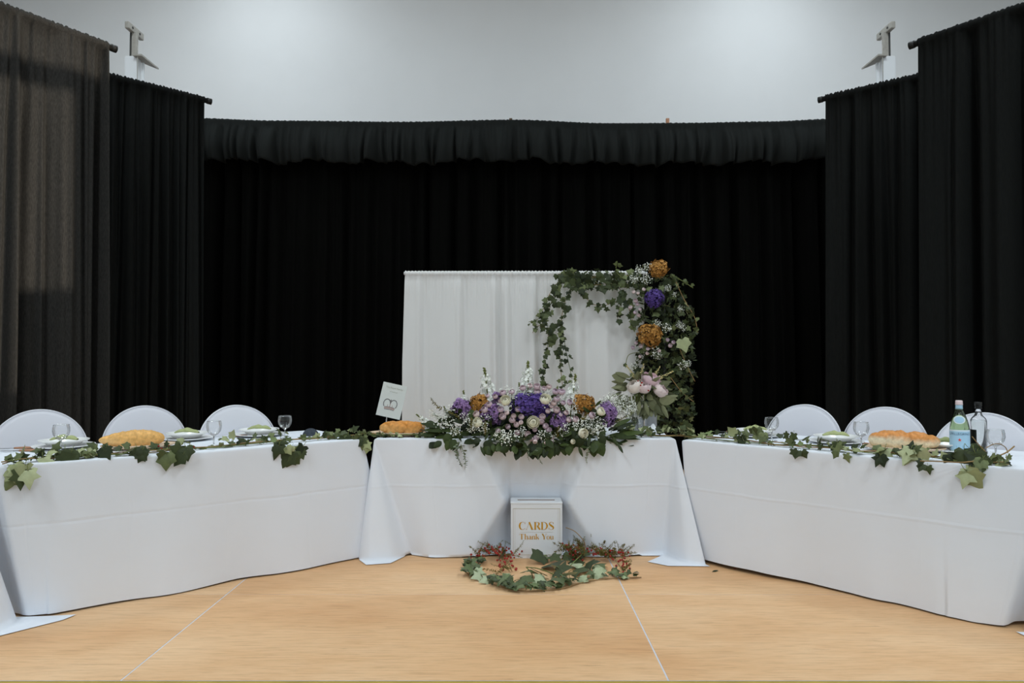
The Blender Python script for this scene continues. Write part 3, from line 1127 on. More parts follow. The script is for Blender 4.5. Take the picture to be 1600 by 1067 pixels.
def hydrangea(m, core, seed, n=170, fs=.235):
    """unit radius head, dome axis +Z"""
    rr = random.Random(seed)
    b = MB()
    for p in sphere_pts(n, rr, -.35):
        q = p * (rr.uniform(.74, 1.06))
        floret(b, q, p + rvec(rr, .55), fs * rr.uniform(.75, 1.15), rr)
    b.grid(lambda u, v: (.62 * math.cos(2 * PI * u) * math.sin(PI * v), .62 * math.sin(2 * PI * u) * math.sin(PI * v), .62 * math.cos(PI * v)), 14, 9, 2, close_u=True)  # inner ball coloured dark so the gaps between florets look shaded
    b.tube([(0, 0, -.6), (0, 0, -1.5)], .07, 5, mi=1)
    return b.mesh('hydrangea_head', [m, M_STEM, core], smooth=False)


HYP, HYL, HYG = [hydrangea(M_HYP, M_HYPD, s) for s in (1, 2)], [hydrangea(M_HYL, M_HYPD, s) for s in (3, 4)], [hydrangea(M_HYG, M_HYGD, s, 130, .27) for s in (5, 6)]


def rose(name, m, seed, rings):
    """unit radius bloom of overlapping shell shaped petals, opening to +Z; rings: radius, count, tip angle, flare"""
    rr = random.Random(seed)
    b = MB()
    for rad, cnt, tip, flare in rings:
        ph = rr.uniform(0, 6.28)
        wd_ = PI / cnt * 1.35
        for k in range(cnt):
            w0 = ph + 2 * PI * k / cnt + rr.uniform(-.12, .12)
            tp_ = tip * rr.uniform(.8, 1.2)
            rk = rad * rr.uniform(.93, 1.06)

            def fn(u, v, w0=w0, rad=rk, tip=tp_, flare=flare):
                w = w0 + (u - .5) * 2 * wd_
                e = abs(2 * u - 1)
                th = 2.5 + (tip + .22 * e ** 2.5 - 2.5) * v
                q = rad * (1 + .05 * (u - .5)) + flare * v ** 4 * (1 - .3 * e)
                return (q * math.sin(th) * math.cos(w), q * math.sin(th) * math.sin(w), q * math.cos(th) * .85)
            b.grid(fn, 7, 6)
    for k in range(5):
        w = 2 * PI * k / 5
        b.add([(.1 * math.cos(w), .1 * math.sin(w), -.85), (.5 * math.cos(w + .3), .5 * math.sin(w + .3), -.78), (.5 * math.cos(w - .3), .5 * math.sin(w - .3), -.78),
               (.9 * math.cos(w), .9 * math.sin(w), -.5)], [(0, 2, 3, 1)], 1)
    b.tube([(0, 0, -.7), (0, 0, -1.8)], .06, 5, mi=1)
    return b.mesh(name, [m, M_STEM])


ROSEW = [rose('rose', M_ROSEW, s, ((.16, 3, .05, 0), (.32, 4, .28, .02), (.50, 5, .50, .05), (.70, 5, .78, .10), (.86, 6, 1.1, .16))) for s in (1, 2)]
ROSEP = [rose('spray_rose', M_ROSEP, s, ((.22, 3, .05, 0), (.45, 4, .35, .03), (.68, 5, .65, .07), (.88, 5, 1.05, .12))) for s in (3, 4)]
BUD = [rose('rosebud', M_ROSEP, s, ((.35, 3, .05, 0), (.65, 4, .25, .0), (.85, 4, .6, .03))) for s in (5, 6)]
PEONY = [rose('peony', M_PEONY, s, ((.18, 4, .1, .03), (.34, 5, .25, .06), (.50, 7, .42, .10), (.64, 8, .62, .12), (.78, 8, .85, .16), (.88, 8, 1.15, .2))) for s in (7, 8)]


def gyp(seed, n=70, fl=.105):
    """unit radius cloud of tiny blossoms growing from below"""
    rr = random.Random(seed)
    b = MB()
    for i in range(n):
        p = rvec(rr, 1)
        while p.length > 1: p = rvec(rr, 1)
        s = fl * rr.uniform(.7, 1.2)
        floret(b, p, p * .5 + rvec(rr, .6) + Vector((0, 0, .6)), s, rr, 0, 5)
        b.add([p + Vector((0, 0, s * .3)), p + Vector((s * .5, 0, 0)), p + Vector((-s * .3, s * .5, 0)), p + Vector((-s * .3, -s * .5, 0)), p - Vector((0, 0, s * .5))],
              [(0, 1, 2), (0, 2, 3), (0, 3, 1), (4, 2, 1), (4, 3, 2), (4, 1, 3)], 0)
        if i % 2 == 0:
            j = Vector((p.x * .3, p.y * .3, -.9 + .5 * (p.z + 1) / 2))
            b.tube([j, p], .011, 3, mi=1, cap=False)
    for i in range(4):
        b.tube([(0, 0, -1.7), (rr.uniform(-.3, .3), rr.uniform(-.3, .3), -.4)], .02, 3, mi=1, cap=False)
    return b.mesh('blossom_spray', [M_GYP, M_STEM], smooth=False)


GYP = [gyp(s) for s in (1, 2, 3)]


def stock(seed):
    """flower spike of unit length along +Z"""
    rr = random.Random(seed)
    b = MB()
    b.tube([(0, 0, -.6), (.01, 0, .4), (0, 0, 1.0)], [.025, .02, .01], 5, mi=1)
    for i in range(64):
        z = rr.random() ** .8 * .80
        w = 2.4 * i
        rd = (.24 * (1 - z) ** .6 + .04) * rr.uniform(.45, 1.05)
        p = Vector((rd * math.cos(w), rd * math.sin(w), z))
        floret(b, p, Vector((math.cos(w), math.sin(w), .3)) + rvec(rr, .3), .105 * (1.15 - z), rr, 0, 5)
    for i in range(10):
        z = .78 + .022 * i
        w = 2.4 * i
        b.tube([(0, 0, z - .03), (.04 * math.cos(w), .04 * math.sin(w), z + .02)], [.01, .028], 5, mi=1)
    return b.mesh('stock_stem', [M_STOCK, M_STEM], smooth=False)


STOCK = [stock(s) for s in (1, 2)]


def sprig(name, m, seed, n=12, ls=.16, round_=True, bend=.3):
    """leafy sprig of unit length along +Z"""
    rr = random.Random(seed)
    b = MB()
    path = crom([(0, 0, 0), (bend * .1, 0, .35), (bend * .4, .02, .7), (bend, 0, 1)], 5)
    b.tube(path, [.016 - .010 * i / len(path) for i in range(len(path))], 4, mi=1)
    for i in range(n):
        t = .12 + .88 * i / n
        p = path[int(t * (len(path) - 1))]
        for sd in (-1, 1):
            w = (i % 2) * PI / 2 + rr.uniform(-.5, .5)
            d = Vector((math.cos(w) * sd, math.sin(w) * sd, .45 + rr.uniform(-.2, .2))).normalized()
            s = ls * (1.05 - .55 * t) * rr.uniform(.8, 1.2)
            a = d.cross(Vector((rr.uniform(-1, 1), rr.uniform(-1, 1), 1))).normalized()
            wd = (.42 if round_ else .2) * s
            nn = a.cross(d)
            b.add([p, p + d * s * .4 + a * wd + nn * s * .05, p + d * s * .8 + a * wd * .7, p + d * s, p + d * s * .8 - a * wd * .7, p + d * s * .4 - a * wd + nn * s * .05, p + d * s * .5 - nn * s * .05],
                  [(0, 1, 6), (1, 2, 6), (2, 3, 6), (3, 4, 6), (4, 5, 6), (5, 0, 6)], 0)
    return b.mesh(name, [m, M_STEM])


EUC = [sprig('eucalyptus_sprig', M_EUC, s) for s in (1, 2)]
SPR = [sprig('olive_sprig', M_SMALLF, s, 18, .15, False, .2) for s in (3, 4)]


def put(root, name, meshes, pos, fwd, nrm, size, rr, kind=None):
    """place a mesh (unit, its Y axis along fwd) as a part of root; pos in world"""
    M = root.matrix_basis.inverted() @ basis(pos, fwd, nrm, size)
    return link(name, rr.choice(meshes), root, M, kind)


def put_z(root, name, meshes, pos, axis, size, rr, kind=None):
    """place a mesh whose Z axis points along axis"""
    ax = Vector(axis).normalized()
    side = ax.orthogonal().normalized()
    side.rotate(Matrix.Rotation(rr.uniform(0, 6.28), 3, ax))
    M = root.matrix_basis.inverted() @ basis(pos, ax.cross(side), ax, size)
    return link(name, rr.choice(meshes), root, M, kind)


def stem(root, pts, rad, m=None, n=5, name='stem', k=6):
    inv = root.matrix_basis.inverted()
    P = [inv @ p for p in crom(pts, k)]
    return MB().tube(P, rad, n).build(name, m or M_TWIG, root)


# ------------------------------------------------------------------ ivy garlands on the tables
CAMV = Vector((0, 0, HC))


def table_garland(label, path, n, seed, sets, size=(.030, .062), hang=(), width=.05, lift=.04, pale=.15, name='ivy_garland', grp='ivy garlands on the tables'):
    """path: world points lying on the cloth; hang: (px, py, n, size, set) clusters hanging over the edge"""
    rr = random.Random(seed)
    C_ = sum((Vector(p) for p in path), Vector()) / len(path)
    r = thing(name, label, 'garland', (C_.x, C_.y, TZ), 0, grp)
    P = crom(path, 24)
    for k in range(3):
        off = [Vector((rr.uniform(-.02, .02), rr.uniform(-.015, .02), .008 + rr.uniform(0, .016))) for _ in path]
        stem(r, [Vector(p) + o for p, o in zip(path, off)], .0032, M_TWIG if k else M_STEM)
    for i in range(n):
        p = P[int(rr.random() * (len(P) - 1))]
        t = rr.uniform(-1, 1)
        pos = p + Vector((rr.uniform(-.02, .02), t * width * .6, .012 + rr.random() ** 1.6 * lift))
        up = rr.random()
        f = Vector((rr.uniform(-1, 1), rr.uniform(-1, .6), rr.uniform(-.15, .8)))
        cam_ = (CAMV - pos).normalized()
        nr = Vector((0, 0, .8)) + cam_ * rr.uniform(.1, 1.1) + rvec(rr, .55)
        if rr.random() < .12: nr = -nr
        s = rr.uniform(*size) * (.75 if rr.random() < .4 else 1)
        st = IVYP if rr.random() < pale else (sets[0] if rr.random() < .6 else sets[1])
        put(r, 'leaf', st, pos, f, nr, s, rr)
    for px, py, m, s, st, Yd in hang:
        for k in range(m):
            q = gy(px + rr.uniform(-1, 1) * (3 + 2.2 * m), py + rr.uniform(-.5, 1) * (2 + 1.5 * m), Yd)
            f = Vector((rr.uniform(-.6, .6), -.12, -1 + rr.uniform(0, .5)))
            nr = (CAMV - q).normalized() + rvec(rr, .45)
            put(r, 'leaf', st, q, f, nr, s * rr.uniform(.7, 1.15), rr)
    return r


def tp(px, py): return gz(px, py, TZ)


def edge_pt(fn, px, back):
    """point of a side table's front line seen at px, moved back by `back`"""
    lo, hi = -.3, 2.2
    O, U = (OL, UL) if fn is L2 else (OR, UR)
    k = (px - 800) / F
    # (Ox+t Ux) = k (Oy + t Uy)
    t = (k * O.y - O.x) / (U.x - k * U.y)
    x, y = fn(t, back)
    return Vector((x, y, TZ))


def eY(fn, px, back=-.03): return edge_pt(fn, px, back).y


rrg = random.Random(90)
PL = [edge_pt(L2, px, bk) for px, bk in ((12, .0), (40, .05), (75, .08), (110, .07), (150, .06), (200, .05), (250, .05), (300, .06), (350, .08), (400, .10), (450, .12), (490, .10), (530, .09), (560, .07))]
table_garland('long ivy garland along the front edge of the left table, round the golden bread', PL, 125, 5, (IVY, IVYD), hang=[
    (30, 728, 5, .085, IVYP, eY(L2, 30)), (28, 735, 3, .10, IVY, eY(L2, 30)), (68, 715, 1, .10, IVYP, eY(L2, 68, .03)),
    (110, 705, 2, .095, IVYD, eY(L2, 110, .03)), (168, 700, 3, .08, IVYD, eY(L2, 168, .02)), (212, 700, 4, .075, IVYD, eY(L2, 212, .02)),
    (256, 706, 2, .085, IVY, eY(L2, 256)), (287, 698, 2, .085, IVYD, eY(L2, 287)), (283, 709, 1, .08, IVYD, eY(L2, 283)),
    (436, 688, 3, .075, IVYD, eY(L2, 436, .04)), (434, 696, 1, .085, IVYD, eY(L2, 434)), (457, 704, 2, .12, IVYD, eY(L2, 457)), (470, 699, 2, .09, IVYD, eY(L2, 470)),
    (450, 694, 2, .06, IVYP, eY(L2, 450))], lift=.045)
PCL = [Vector(p) for p in ((-1.0, 4.38, TZ), (-.93, 4.40, TZ + .01), (-.84, 4.40, TZ), (-.7, 4.40, TZ), (-.55, 4.40, TZ))]
table_garland('short ivy piece bridging the gap between left and middle table, before the braided bread', PCL, 46, 6, (IVY, IVYD), hang=[
    (556, 684, 5, .085, IVYD, 4.30), (570, 683, 3, .085, IVY, 4.30), (575, 692, 2, .07, IVYP, 4.30), (548, 688, 3, .06, IVY, 4.31)], width=.03, lift=.012, size=(.026, .046))
PCR = [Vector(p) for p in ((.74, 4.42, TZ), (.85, 4.41, TZ), (.95, 4.40, TZ), (1.05, 4.40, TZ), (1.12, 4.36, TZ))]
PRR = [edge_pt(R2, px, bk) for px, bk in ((1062, .08), (1090, .08), (1130, .09), (1170, .08), (1210, .07), (1250, .06), (1290, .06), (1330, .05), (1370, .05), (1410, .03), (1450, .02), (1490, .04), (1530, .05), (1565, .05))]
table_garland('ivy trail at the foot of the glass vases on the middle table', PCR, 44, 16, (IVY, IVYD), width=.04, lift=.04, size=(.03, .06))
g = table_garland('long ivy garland along the front edge of the right table, round the bottles', PRR, 135, 7, (IVY, IVYD), hang=[
    (1150, 680, 2, .07, IVYD, eY(R2, 1150, .04)), (1180, 670, 2, .075, IVY, eY(R2, 1180, .05)), (1190, 677, 2, .06, IVY, eY(R2, 1190, .05)),
    (1233, 680, 4, .06, IVY, eY(R2, 1233, .05)), (1242, 702, 2, .055, IVYD, eY(R2, 1242)), (1249, 703, 1, .06, IVYD, eY(R2, 1249)),
    (1316, 705, 2, .06, IVY, eY(R2, 1316)), (1312, 692, 3, .06, IVY, eY(R2, 1312, .03)), (1370, 707, 2, .065, IVYD, eY(R2, 1370)),
    (1378, 698, 2, .085, IVYP, eY(R2, 1378, .02)), (1417, 700, 2, .085, IVYP, eY(R2, 1417, .0)), (1433, 700, 1, .085, IVYP, eY(R2, 1433, .0)),
    (1446, 722, 3, .06, IVYD, eY(R2, 1446)), (1508, 700, 2, .10, IVYD, eY(R2, 1508, .03)), (1525, 705, 3, .10, IVYD, eY(R2, 1525, .03)),
    (1512, 730, 3, .105, IVYP, eY(R2, 1512)), (1545, 712, 4, .07, IVY, eY(R2, 1545, .03)), (1485, 712, 2, .07, IVYD, eY(R2, 1485, .02))], lift=.045)
Y0 = eY(R2, 1540, .05)
stem(g, [gy(x, y, Y0) for x, y in ((1508, 722), (1540, 718), (1570, 708), (1585, 697))], .0035)
stem(g, [gy(x, y, Y0) for x, y in ((1540, 700), (1556, 693), (1570, 698), (1575, 708))], .0022)
stem(g, [gy(x, y, Y0) for x, y in ((1438, 720), (1470, 721), (1510, 722), (1550, 715))], .003)
stem(g, [gy(x, y, Y0) for x, y in ((1519, 682), (1527, 692), (1540, 706))], .0022)
rr = random.Random(4)
g2 = [o for o in bpy.data.objects if o.get('label', '').startswith('long ivy garland along the front edge of the left')][0]
bm_ = MB().grid(lambda u, v: (.006 * math.cos(2 * PI * u) * math.sin(PI * v), .006 * math.sin(2 * PI * u) * math.sin(PI * v), .006 * math.cos(PI * v)), 8, 6, close_u=True).mesh('berry', M_BERRY)
for px, py in ((258, 696), (263, 697), (268, 698), (272, 701), (252, 701), (303, 698), (248, 697)):
    q = gy(px, py, eY(L2, px, .06))
    link('berry', bm_, g2, Matrix.Translation(g2.matrix_basis.inverted() @ q))

# ------------------------------------------------------------------ place settings
plate_prof = lambda r_, h: [(0, .004), (r_ * .60, .004), (r_ * .66, .006), (r_ * .74, h * .65), (r_ * .98, h), (r_, h + .001), (r_ * .99, h - .004), (r_ * .72, h * .4), (r_ * .64, 0), (0, 0)]
ME_CHARGER = MB().lathe(plate_prof(.155, .018), 40).mesh('charger_plate', M_CHINA)
ME_PLATE = MB().lathe(plate_prof(.125, .028), 40).mesh('dinner_plate', M_CHINA)


def glass_mesh():
    out = [(0, 0), (.032, 0), (.033, .002), (.012, .005), (.0045, .010), (.004, .03), (.004, .055), (.010, .060), (.026, .070), (.038, .088), (.0425, .108), (.041, .128), (.0375, .142)]
    return MB().lathe(out, 32).mesh('wine_glass', M_THIN)


ME_WG = glass_mesh()
ME_RIM = MB().tube([(.0375 * math.cos(2 * PI * i / 40), .0375 * math.sin(2 * PI * i / 40), .1422) for i in range(41)], .0009, 6, cap=False).mesh('rim', M_GLASS)
ME_WSTEM = MB().tube([(0, 0, .009), (0, 0, .030), (0, 0, .060)], [.0036, .0032, .0036], 10).mesh('stem', M_GLASS)


def napkin_mesh(seed):
    f = folds(seed, [(.006, .09), (.004, .05)])

    def fn(u, v):
        x = (v - .5) * .145
        e = max(.0, 1 - (abs(2 * v - 1)) ** 2.6)
        w = 2 * PI * u
        a, h = (.012 + .018 * e + f(x) * e), (.004 + .012 * e + f(x + .3) * .5 * e)
        return (x, a * math.cos(w), max(-.006, h * math.sin(w)) + .006 + .010 * e)
    return MB().grid(fn, 18, 22, close_u=True).mesh('folded_napkin', M_NAPK)


ME_NAP = [napkin_mesh(s) for s in (1, 2)]


def cutlery(kind):
    b = []
    # lies along +Y, handle at -Y
    hd = MB().tube([(0, -.095, .006), (0, -.06, .007), (0, 0, .006)], [.006, .007, .005], 8)
    if kind == 'knife':
        bl = MB().add([(-.007, 0, .005), (.008, 0, .005), (.009, .08, .005), (.002, .115, .005), (-.007, .09, .005),
                       (-.007, 0, .0065), (.008, 0, .0065), (.009, .08, .0065), (.002, .115, .0065), (-.007, .09, .0065)],
                      [(0, 4, 3, 2, 1), (5, 6, 7, 8, 9), (0, 1, 6, 5), (1, 2, 7, 6), (2, 3, 8, 7), (3, 4, 9, 8), (4, 0, 5, 9)])
        nm = 'blade'
    else:
        bl = MB().tube([(0, 0, .006), (0, .03, .005)], [.004, .003], 6)
        bl.box((0, .04, .006), (.022, .02, .002))
        for i in range(4): bl.box((-.009 + .006 * i, .07, .006), (.0032, .045, .002))
        nm = 'tines'
    return [('handle', hd.mesh('handle', M_HANDLE)), (nm, bl.mesh(nm, M_STEEL, smooth=False))]


KN, FK = cutlery('knife'), cutlery('fork')


def cut(kind, p, ang, label, tilt=0):
    r = thing(kind, label, kind, (p.x, p.y, TZ + .001), ang, 'wood handled cutlery on the tables')
    for n_, me in (KN if kind == 'knife' else FK): link(n_, me, r)
    return r


def setting(plate_px, plate_py, ang, glass_px, glass_py, where, glass_where, two=True, nap=0):
    p = gz(plate_px, plate_py, TZ + .01)
    if two:
        tag(link('charger_plate', ME_CHARGER, None, Matrix.Translation((p.x, p.y, TZ + .001))), 'larger white plate ' + where, 'plate', 'white plates on the tables')
    z = TZ + (.0195 if two else .001)
    tag(link('dinner_plate', ME_PLATE, None, Matrix.Translation((p.x, p.y, z))), 'upper white plate ' + where, 'plate', 'white plates on the tables')
    zz = z + .022
    tag(link('folded_napkin', ME_NAP[nap], None, Matrix.Translation((p.x, p.y, zz)) @ Matrix.Rotation(ang, 4, 'Z')), 'sage green napkin ' + where, 'napkin', 'sage green napkins')
    q = gz(glass_px, glass_py, TZ)
    wg = tag(link('wine_glass', ME_WG, None, Matrix.Translation((q.x, q.y, TZ + .001))), glass_where, 'glass', 'wine glasses on the tables')
    link('rim', ME_RIM, wg)
    link('stem', ME_WSTEM, wg)


AL = math.atan2(UL.y, UL.x)
AR = math.atan2(UR.y, UR.x)
setting(100, 697, .1, 95, 705, 'before the leftmost chair', 'stemmed wine glass before the leftmost chair', nap=0)
setting(292, 685, .05, 334, 697, 'right of the smooth golden bread', 'stemmed wine glass right of the golden bread, before a chair', nap=1)
setting(405, 679, .1, 445, 685, 'left of the wine glass that stands before the dark drapes', 'stemmed wine glass with the dark drapes behind it, on the left table', nap=0)
setting(1180, 680, -.1, 1206, 689, 'before the chair nearest to the bouquet', 'stemmed wine glass half before the chair nearest to the bouquet', nap=1)
setting(1306, 690, -.25, 1346, 699, 'left of the bread on the right table', 'stemmed wine glass left of the bread on the right table', nap=0)
setting(1478, 702, -.3, 1556, 716, 'behind the green water bottle', 'stemmed wine glass right of the clear bottle', nap=1)
cut('knife', tp(22, 702), 1.75, 'wood handled knife left of the plate at the left edge')
cut('fork', tp(30, 706), 1.7, 'wood handled fork beside the knife at the left edge')
cut('knife', tp(255, 690), -2.2, 'wood handled knife between the golden bread and the plate')
cut('knife', tp(362, 683), 1.85, 'wood handled knife left of the plate before the third chair')
cut('knife', tp(1135, 676), 1.4, 'wood handled knife at the left end of the right table')
cut('fork', tp(1140, 679), 1.4, 'wood handled fork beside the knife at the left end of the right table')
cut('fork', tp(1262, 689), 1.3, 'wood handled fork left of the plate before the middle right chair')
cut('knife', tp(1338, 694), .7, 'wood handled knife between the plate and the bread on the right table')


# ------------------------------------------------------------------ breads
def loaf(kind, L, W, H, seed):
    f = folds(seed, [(.03, .3), (.02, .12)])

    def fn(u, v):
        t = 2 * v - 1
        e = max(0, 1 - abs(t) ** (3.2 if kind != 'smooth' else 2.6)) ** .5
        w = 2 * PI * u
        x = t * L / 2
        c, s = math.cos(w), math.sin(w)
        k = 1.0
        if kind == 'smooth':
            taper = .62 + .38 * min(1, (t + 1) / 1.1)
            k = taper * (1 + f(t)) * (1 - .07 * math.exp(-((t + .70) / .07) ** 2))
        elif kind == 'braid':
            k = 1 - .24 * (1 - abs(math.sin(2.6 * PI * (t * .5 + .5) + c * 1.9))) ** 2.2
            k *= 1 - .08 * math.exp(-((c - .25 * math.sin(5 * t)) / .14) ** 2) * (1 if s > 0 else 0)
            k *= (1 + f(t) * .6)
        else:
            k = 1 - .22 * math.exp(-((t - .08) / .07) ** 2) - .10 * math.exp(-((t - .68) / .05) ** 2)
            k *= 1 - .12 * abs(math.sin(2.2 * PI * t + 1.8 * c)) ** 5
            k *= (1 + f(t) * .8) * (1.04 - .16 * max(0, t))
        y = W / 2 * e * k * (abs(c) ** .85) * (1 if c > 0 else -1)
        z = H * .42 + H * .58 * e * k * (abs(s) ** .85) * (1 if s > 0 else -1)
        return (x, y, max(0.0, z))
    return MB().grid(fn, 44, 72, close_u=True)


def platter(label, p, ang, rx, ry):
    prof = [(0, .018), (.84, .018), (.96, .026), (1.0, .027), (.99, .021), (.78, .008), (.6, .006), (.58, 0), (0, .0)]
    vs = MB().lathe(prof, 48)
    vs.v = [(x * rx, y * ry, z) for x, y, z in vs.v]
    return tag(link('bread_platter', vs.mesh('bread_platter', M_BOARD), None, Matrix.Translation((p.x, p.y, TZ + .001)) @ Matrix.Rotation(ang, 4, 'Z')), label, 'platter', 'wooden platters under the breads')


def bread(label, kind, p, ang, L, W, H, m, seed):
    me = loaf(kind, L, W, H, seed).mesh('bread_loaf', m)
    return tag(link('bread_loaf', me, None, Matrix.Translation((p.x, p.y, TZ + .0195)) @ Matrix.Rotation(ang, 4, 'Z')), label, 'bread', 'bread loaves on the tables')


MB1 = bread_mat('golden_crust', (232, 178, 104), (240, 206, 150), -.01, .05)
MB2 = bread_mat('orange_crust', (212, 142, 66), (234, 192, 128), 0.0, .06)
MB3 = bread_mat('brown_crust', (214, 144, 78), (238, 222, 188), .040, .064)
p = gz(208, 703, TZ); p += Vector((NL.x, NL.y, 0)) * .035
platter('pale oval platter under the smooth golden bread', p + Vector((.03, 0.02, 0)), .46, .19, .10)
bread('smooth golden bread loaf on the left table', 'smooth', p, .40, .325, .13, .088, MB1, 3)
p = gz(628, 680, TZ + .01) + Vector((0, .06, 0))
platter('pale wooden platter under the braided bread by the crown card', p + Vector((-.02, 0, 0)), 0, .20, .11)
bread('braided orange bread loaf below the crown card', 'braid', p + Vector((-.005, 0, 0)), -.12, .31, .125, .080, MB2, 5)
r = thing('bread_knife', 'steel bread knife lying against the braided bread', 'knife', (p.x + .12, p.y - .055, TZ + .040), R(68))
link('blade', KN[1][1], r, Matrix.Rotation(R(14), 4, 'X'))
link('handle', MB().tube([(0, -.1, .006), (0, 0, .006)], [.007, .005], 8).mesh('handle', M_STEEL), r, Matrix.Rotation(R(14), 4, 'X'))
p = gz(1410, 706, TZ) + Vector((NR.x, NR.y, 0)) * .03
platter('brown edged platter under the two lobed bread on the right table', p, -.42, .20, .10)
bread('brown two lobed bread loaf with pale sides, on the right table', 'lobed', p, -.40, .345, .125, .092, MB3, 8)

# navy cap among the ivy
p = gz(481, 682, TZ)
b_ = MB()
cf = folds(3, [(.25, 2.1), (.12, 1.1)])
b_.grid(lambda u, v: ((.052 + .006 * cf(6.28 * u)) * math.cos(2 * PI * u) * math.sin(PI / 2 * v), .05 * math.sin(2 * PI * u) * math.sin(PI / 2 * v), .046 * math.cos(PI / 2 * v) * (1 + .1 * cf(6.28 * u + v))), 28, 10, close_u=True)
tag(b_.build('skullcap', M_NAVY, None, loc=(p.x, p.y + .06, TZ + .001)), 'small dark navy cloth cap among the ivy, right of a wine glass', 'cap')

# ------------------------------------------------------------------ crown card on its stand
CYD = 4.82
p = gy(612, 626, CYD)
r = thing('card_stand', 'white tilted card with a printed crown, standing behind the braided bread', 'sign', (p.x, CYD, TZ))
hz = p.z - TZ
TILT = Matrix.Translation((0, 0, hz)) @ Matrix.Rotation(R(12.5), 4, 'Y') @ Matrix.Rotation(R(-4), 4, 'X')
cw, chh = .172, .238
card = link('card', MB().bbox((0, 0, 0), (cw, .003, chh), .0008).mesh('card', M_CARD, False), r, TILT)
cb = MB()
S = .1
for sx in (-1, 1):
    arc = [(sx * (.029 + .029 * math.cos(w)), -.014 + .034 * math.sin(w)) for w in [R(-48 + 225 * i / 20) for i in range(21)]]
    cb.stroke(arc, [.0065] * 21, -.0022, 0)
    cb.stroke([(sx * .022, -.040), (sx * .020, -.022)], [.006, .004], -.0022, 1)
cb.stroke([(0, -.044), (0, .008)], [.006, .007], -.0022, 1)
cb.stroke([(-.007, .014), (.007, .014)], [.004, .004], -.0022, 0)
cb.stroke([(0, .006), (0, .022)], [.004, .004], -.0022, 0)
cb.stroke([(-.046, -.050), (0, -.046), (.046, -.050)], [.016, .016, .016], -.0022, 1)
cb.stroke([(-.044, -.041), (0, -.037), (.044, -.041)], [.003, .003, .003], -.0024, 0)
cb.stroke([(-.042, -.061), (0, -.057), (.042, -.061)], [.003, .003, .003], -.0024, 0)
link('crown_print', cb.mesh('crown_print', [M_CRDK, M_CRRS], False), r, TILT @ Matrix.Translation((-.004, 0, -.012)) @ Matrix.Diagonal((.82, 1, .9, 1)))


def text_mesh(txt, size, m, name, align='CENTER'):
    cu = bpy.data.curves.new(name, 'FONT')
    cu.body = txt; cu.size = size; cu.align_x = align; cu.align_y = 'CENTER'
    o = bpy.data.objects.new(name, cu)
    COL.objects.link(o)
    me = bpy.data.meshes.new_from_object(o.evaluated_get(bpy.context.evaluated_depsgraph_get()))
    bpy.data.objects.remove(o); bpy.data.curves.remove(cu)
    me.name = name
    me.materials.clear(); me.materials.append(m)
    for pl in me.polygons: pl.material_index = 0
    return me


UPX = Matrix.Rotation(PI / 2, 4, 'X')
link('lettering', text_mesh('The Royal Family', .0175, M_FAINT, 'lettering'), r, TILT @ Matrix.Translation((0, -.0022, .088)) @ UPX)
link('lettering', text_mesh('of honour', .014, M_FAINT, 'lettering'), r, TILT @ Matrix.Translation((0, -.0022, .062)) @ UPX)
MB().tube([(-.045, .006, 0.012), (-.03, .006, hz - .05)], .004, 8).build('stick', M_GLASS, r)
MB().tube([(.068, .008, 0.01), (.055, .008, hz - .03)], .003, 8).build('stick', M_BLACKC, r)
MB().bbox((.01, .01, .006), (.20, .06, .010), .003).build('base', M_BLACKC, r)


# ------------------------------------------------------------------ bottles
def bottle_profile(kind):
    if kind == 'green':
        o = [(0, 0), (.040, 0), (.0445, .004), (.0455, .02), (.0455, .13), (.044, .145), (.038, .175), (.028, .205), (.0195, .228), (.0155, .245), (.0145, .262)]
    else:
        o = [(0, 0), (.034, 0), (.0375, .004), (.038, .02), (.038, .165), (.0365, .178), (.030, .190), (.021, .199), (.0165, .208), (.0145, .222), (.0135, .250)]
    i = [(max(0, rr_ - .0028), z) for rr_, z in o[1:]][::-1]
    i = [(a, z if z > .006 else .006) for a, z in i] + [(0, .006)]
    return o, i


def label_patch(rad, w0, w1, z0, z1, m, name, root, n=18):
    b = MB()
    b.grid(lambda u, v: (rad * math.cos(w0 + (w1 - w0) * u), rad * math.sin(w0 + (w1 - w0) * u), z0 + (z1 - z0) * v), n, 3)
    return b.build(name, m, root)


def wrap(me, rad, z, ang, face=-PI / 2, sx=1):
    """bend a flat text mesh round a bottle"""
    for v in me.vertices:
        a = face + v.co.x / rad
        v.co = Vector((rad * math.cos(a), rad * math.sin(a), z + v.co.y))
    me.update()
    return me


def toward(p): return math.atan2(-p.y, -p.x) + PI / 2     # rz that turns -Y to the camera


p = gz(1500, 709, TZ)
r = thing('water_bottle', 'green glass sparkling water bottle with a pale blue label', 'bottle', (p.x, p.y, TZ + .001), toward(p))
o_, i_ = bottle_profile('green')
MB().lathe(o_ + i_, 40).build('glass_body', M_GREENGL, r)
wp = [(0, .0065), (.0418, .0065), (.0422, .02), (.0422, .13), (.0405, .145), (.034, .175), (.0245, .205), (.0, .205)]
MB().lathe(wp, 32).build('water', M_WATER, r)
MB().lathe([(.0, .281), (.0145, .281), (.0165, .277), (.0165, .266), (.0175, .262), (.0175, .257), (.0, .257)], 24).build('cap', M_CAPW, r)
MB().lathe([(.0160, .258), (.0162, .245), (.0178, .234), (.0172, .234)], 24).build('neck_band', M_LABEL, r)
label_patch(.0460, -PI, 0, .018, .128, M_LABEL, 'label', r, 30)
label_patch(.0461, -PI, 0, .121, .127, M_LABELW, 'label_border', r, 30)
me = wrap(text_mesh('S.PELLEGRINO', .0175, M_INK, 'lettering'), .0463, .106, 0)
link('lettering', me, r)
st = MB()
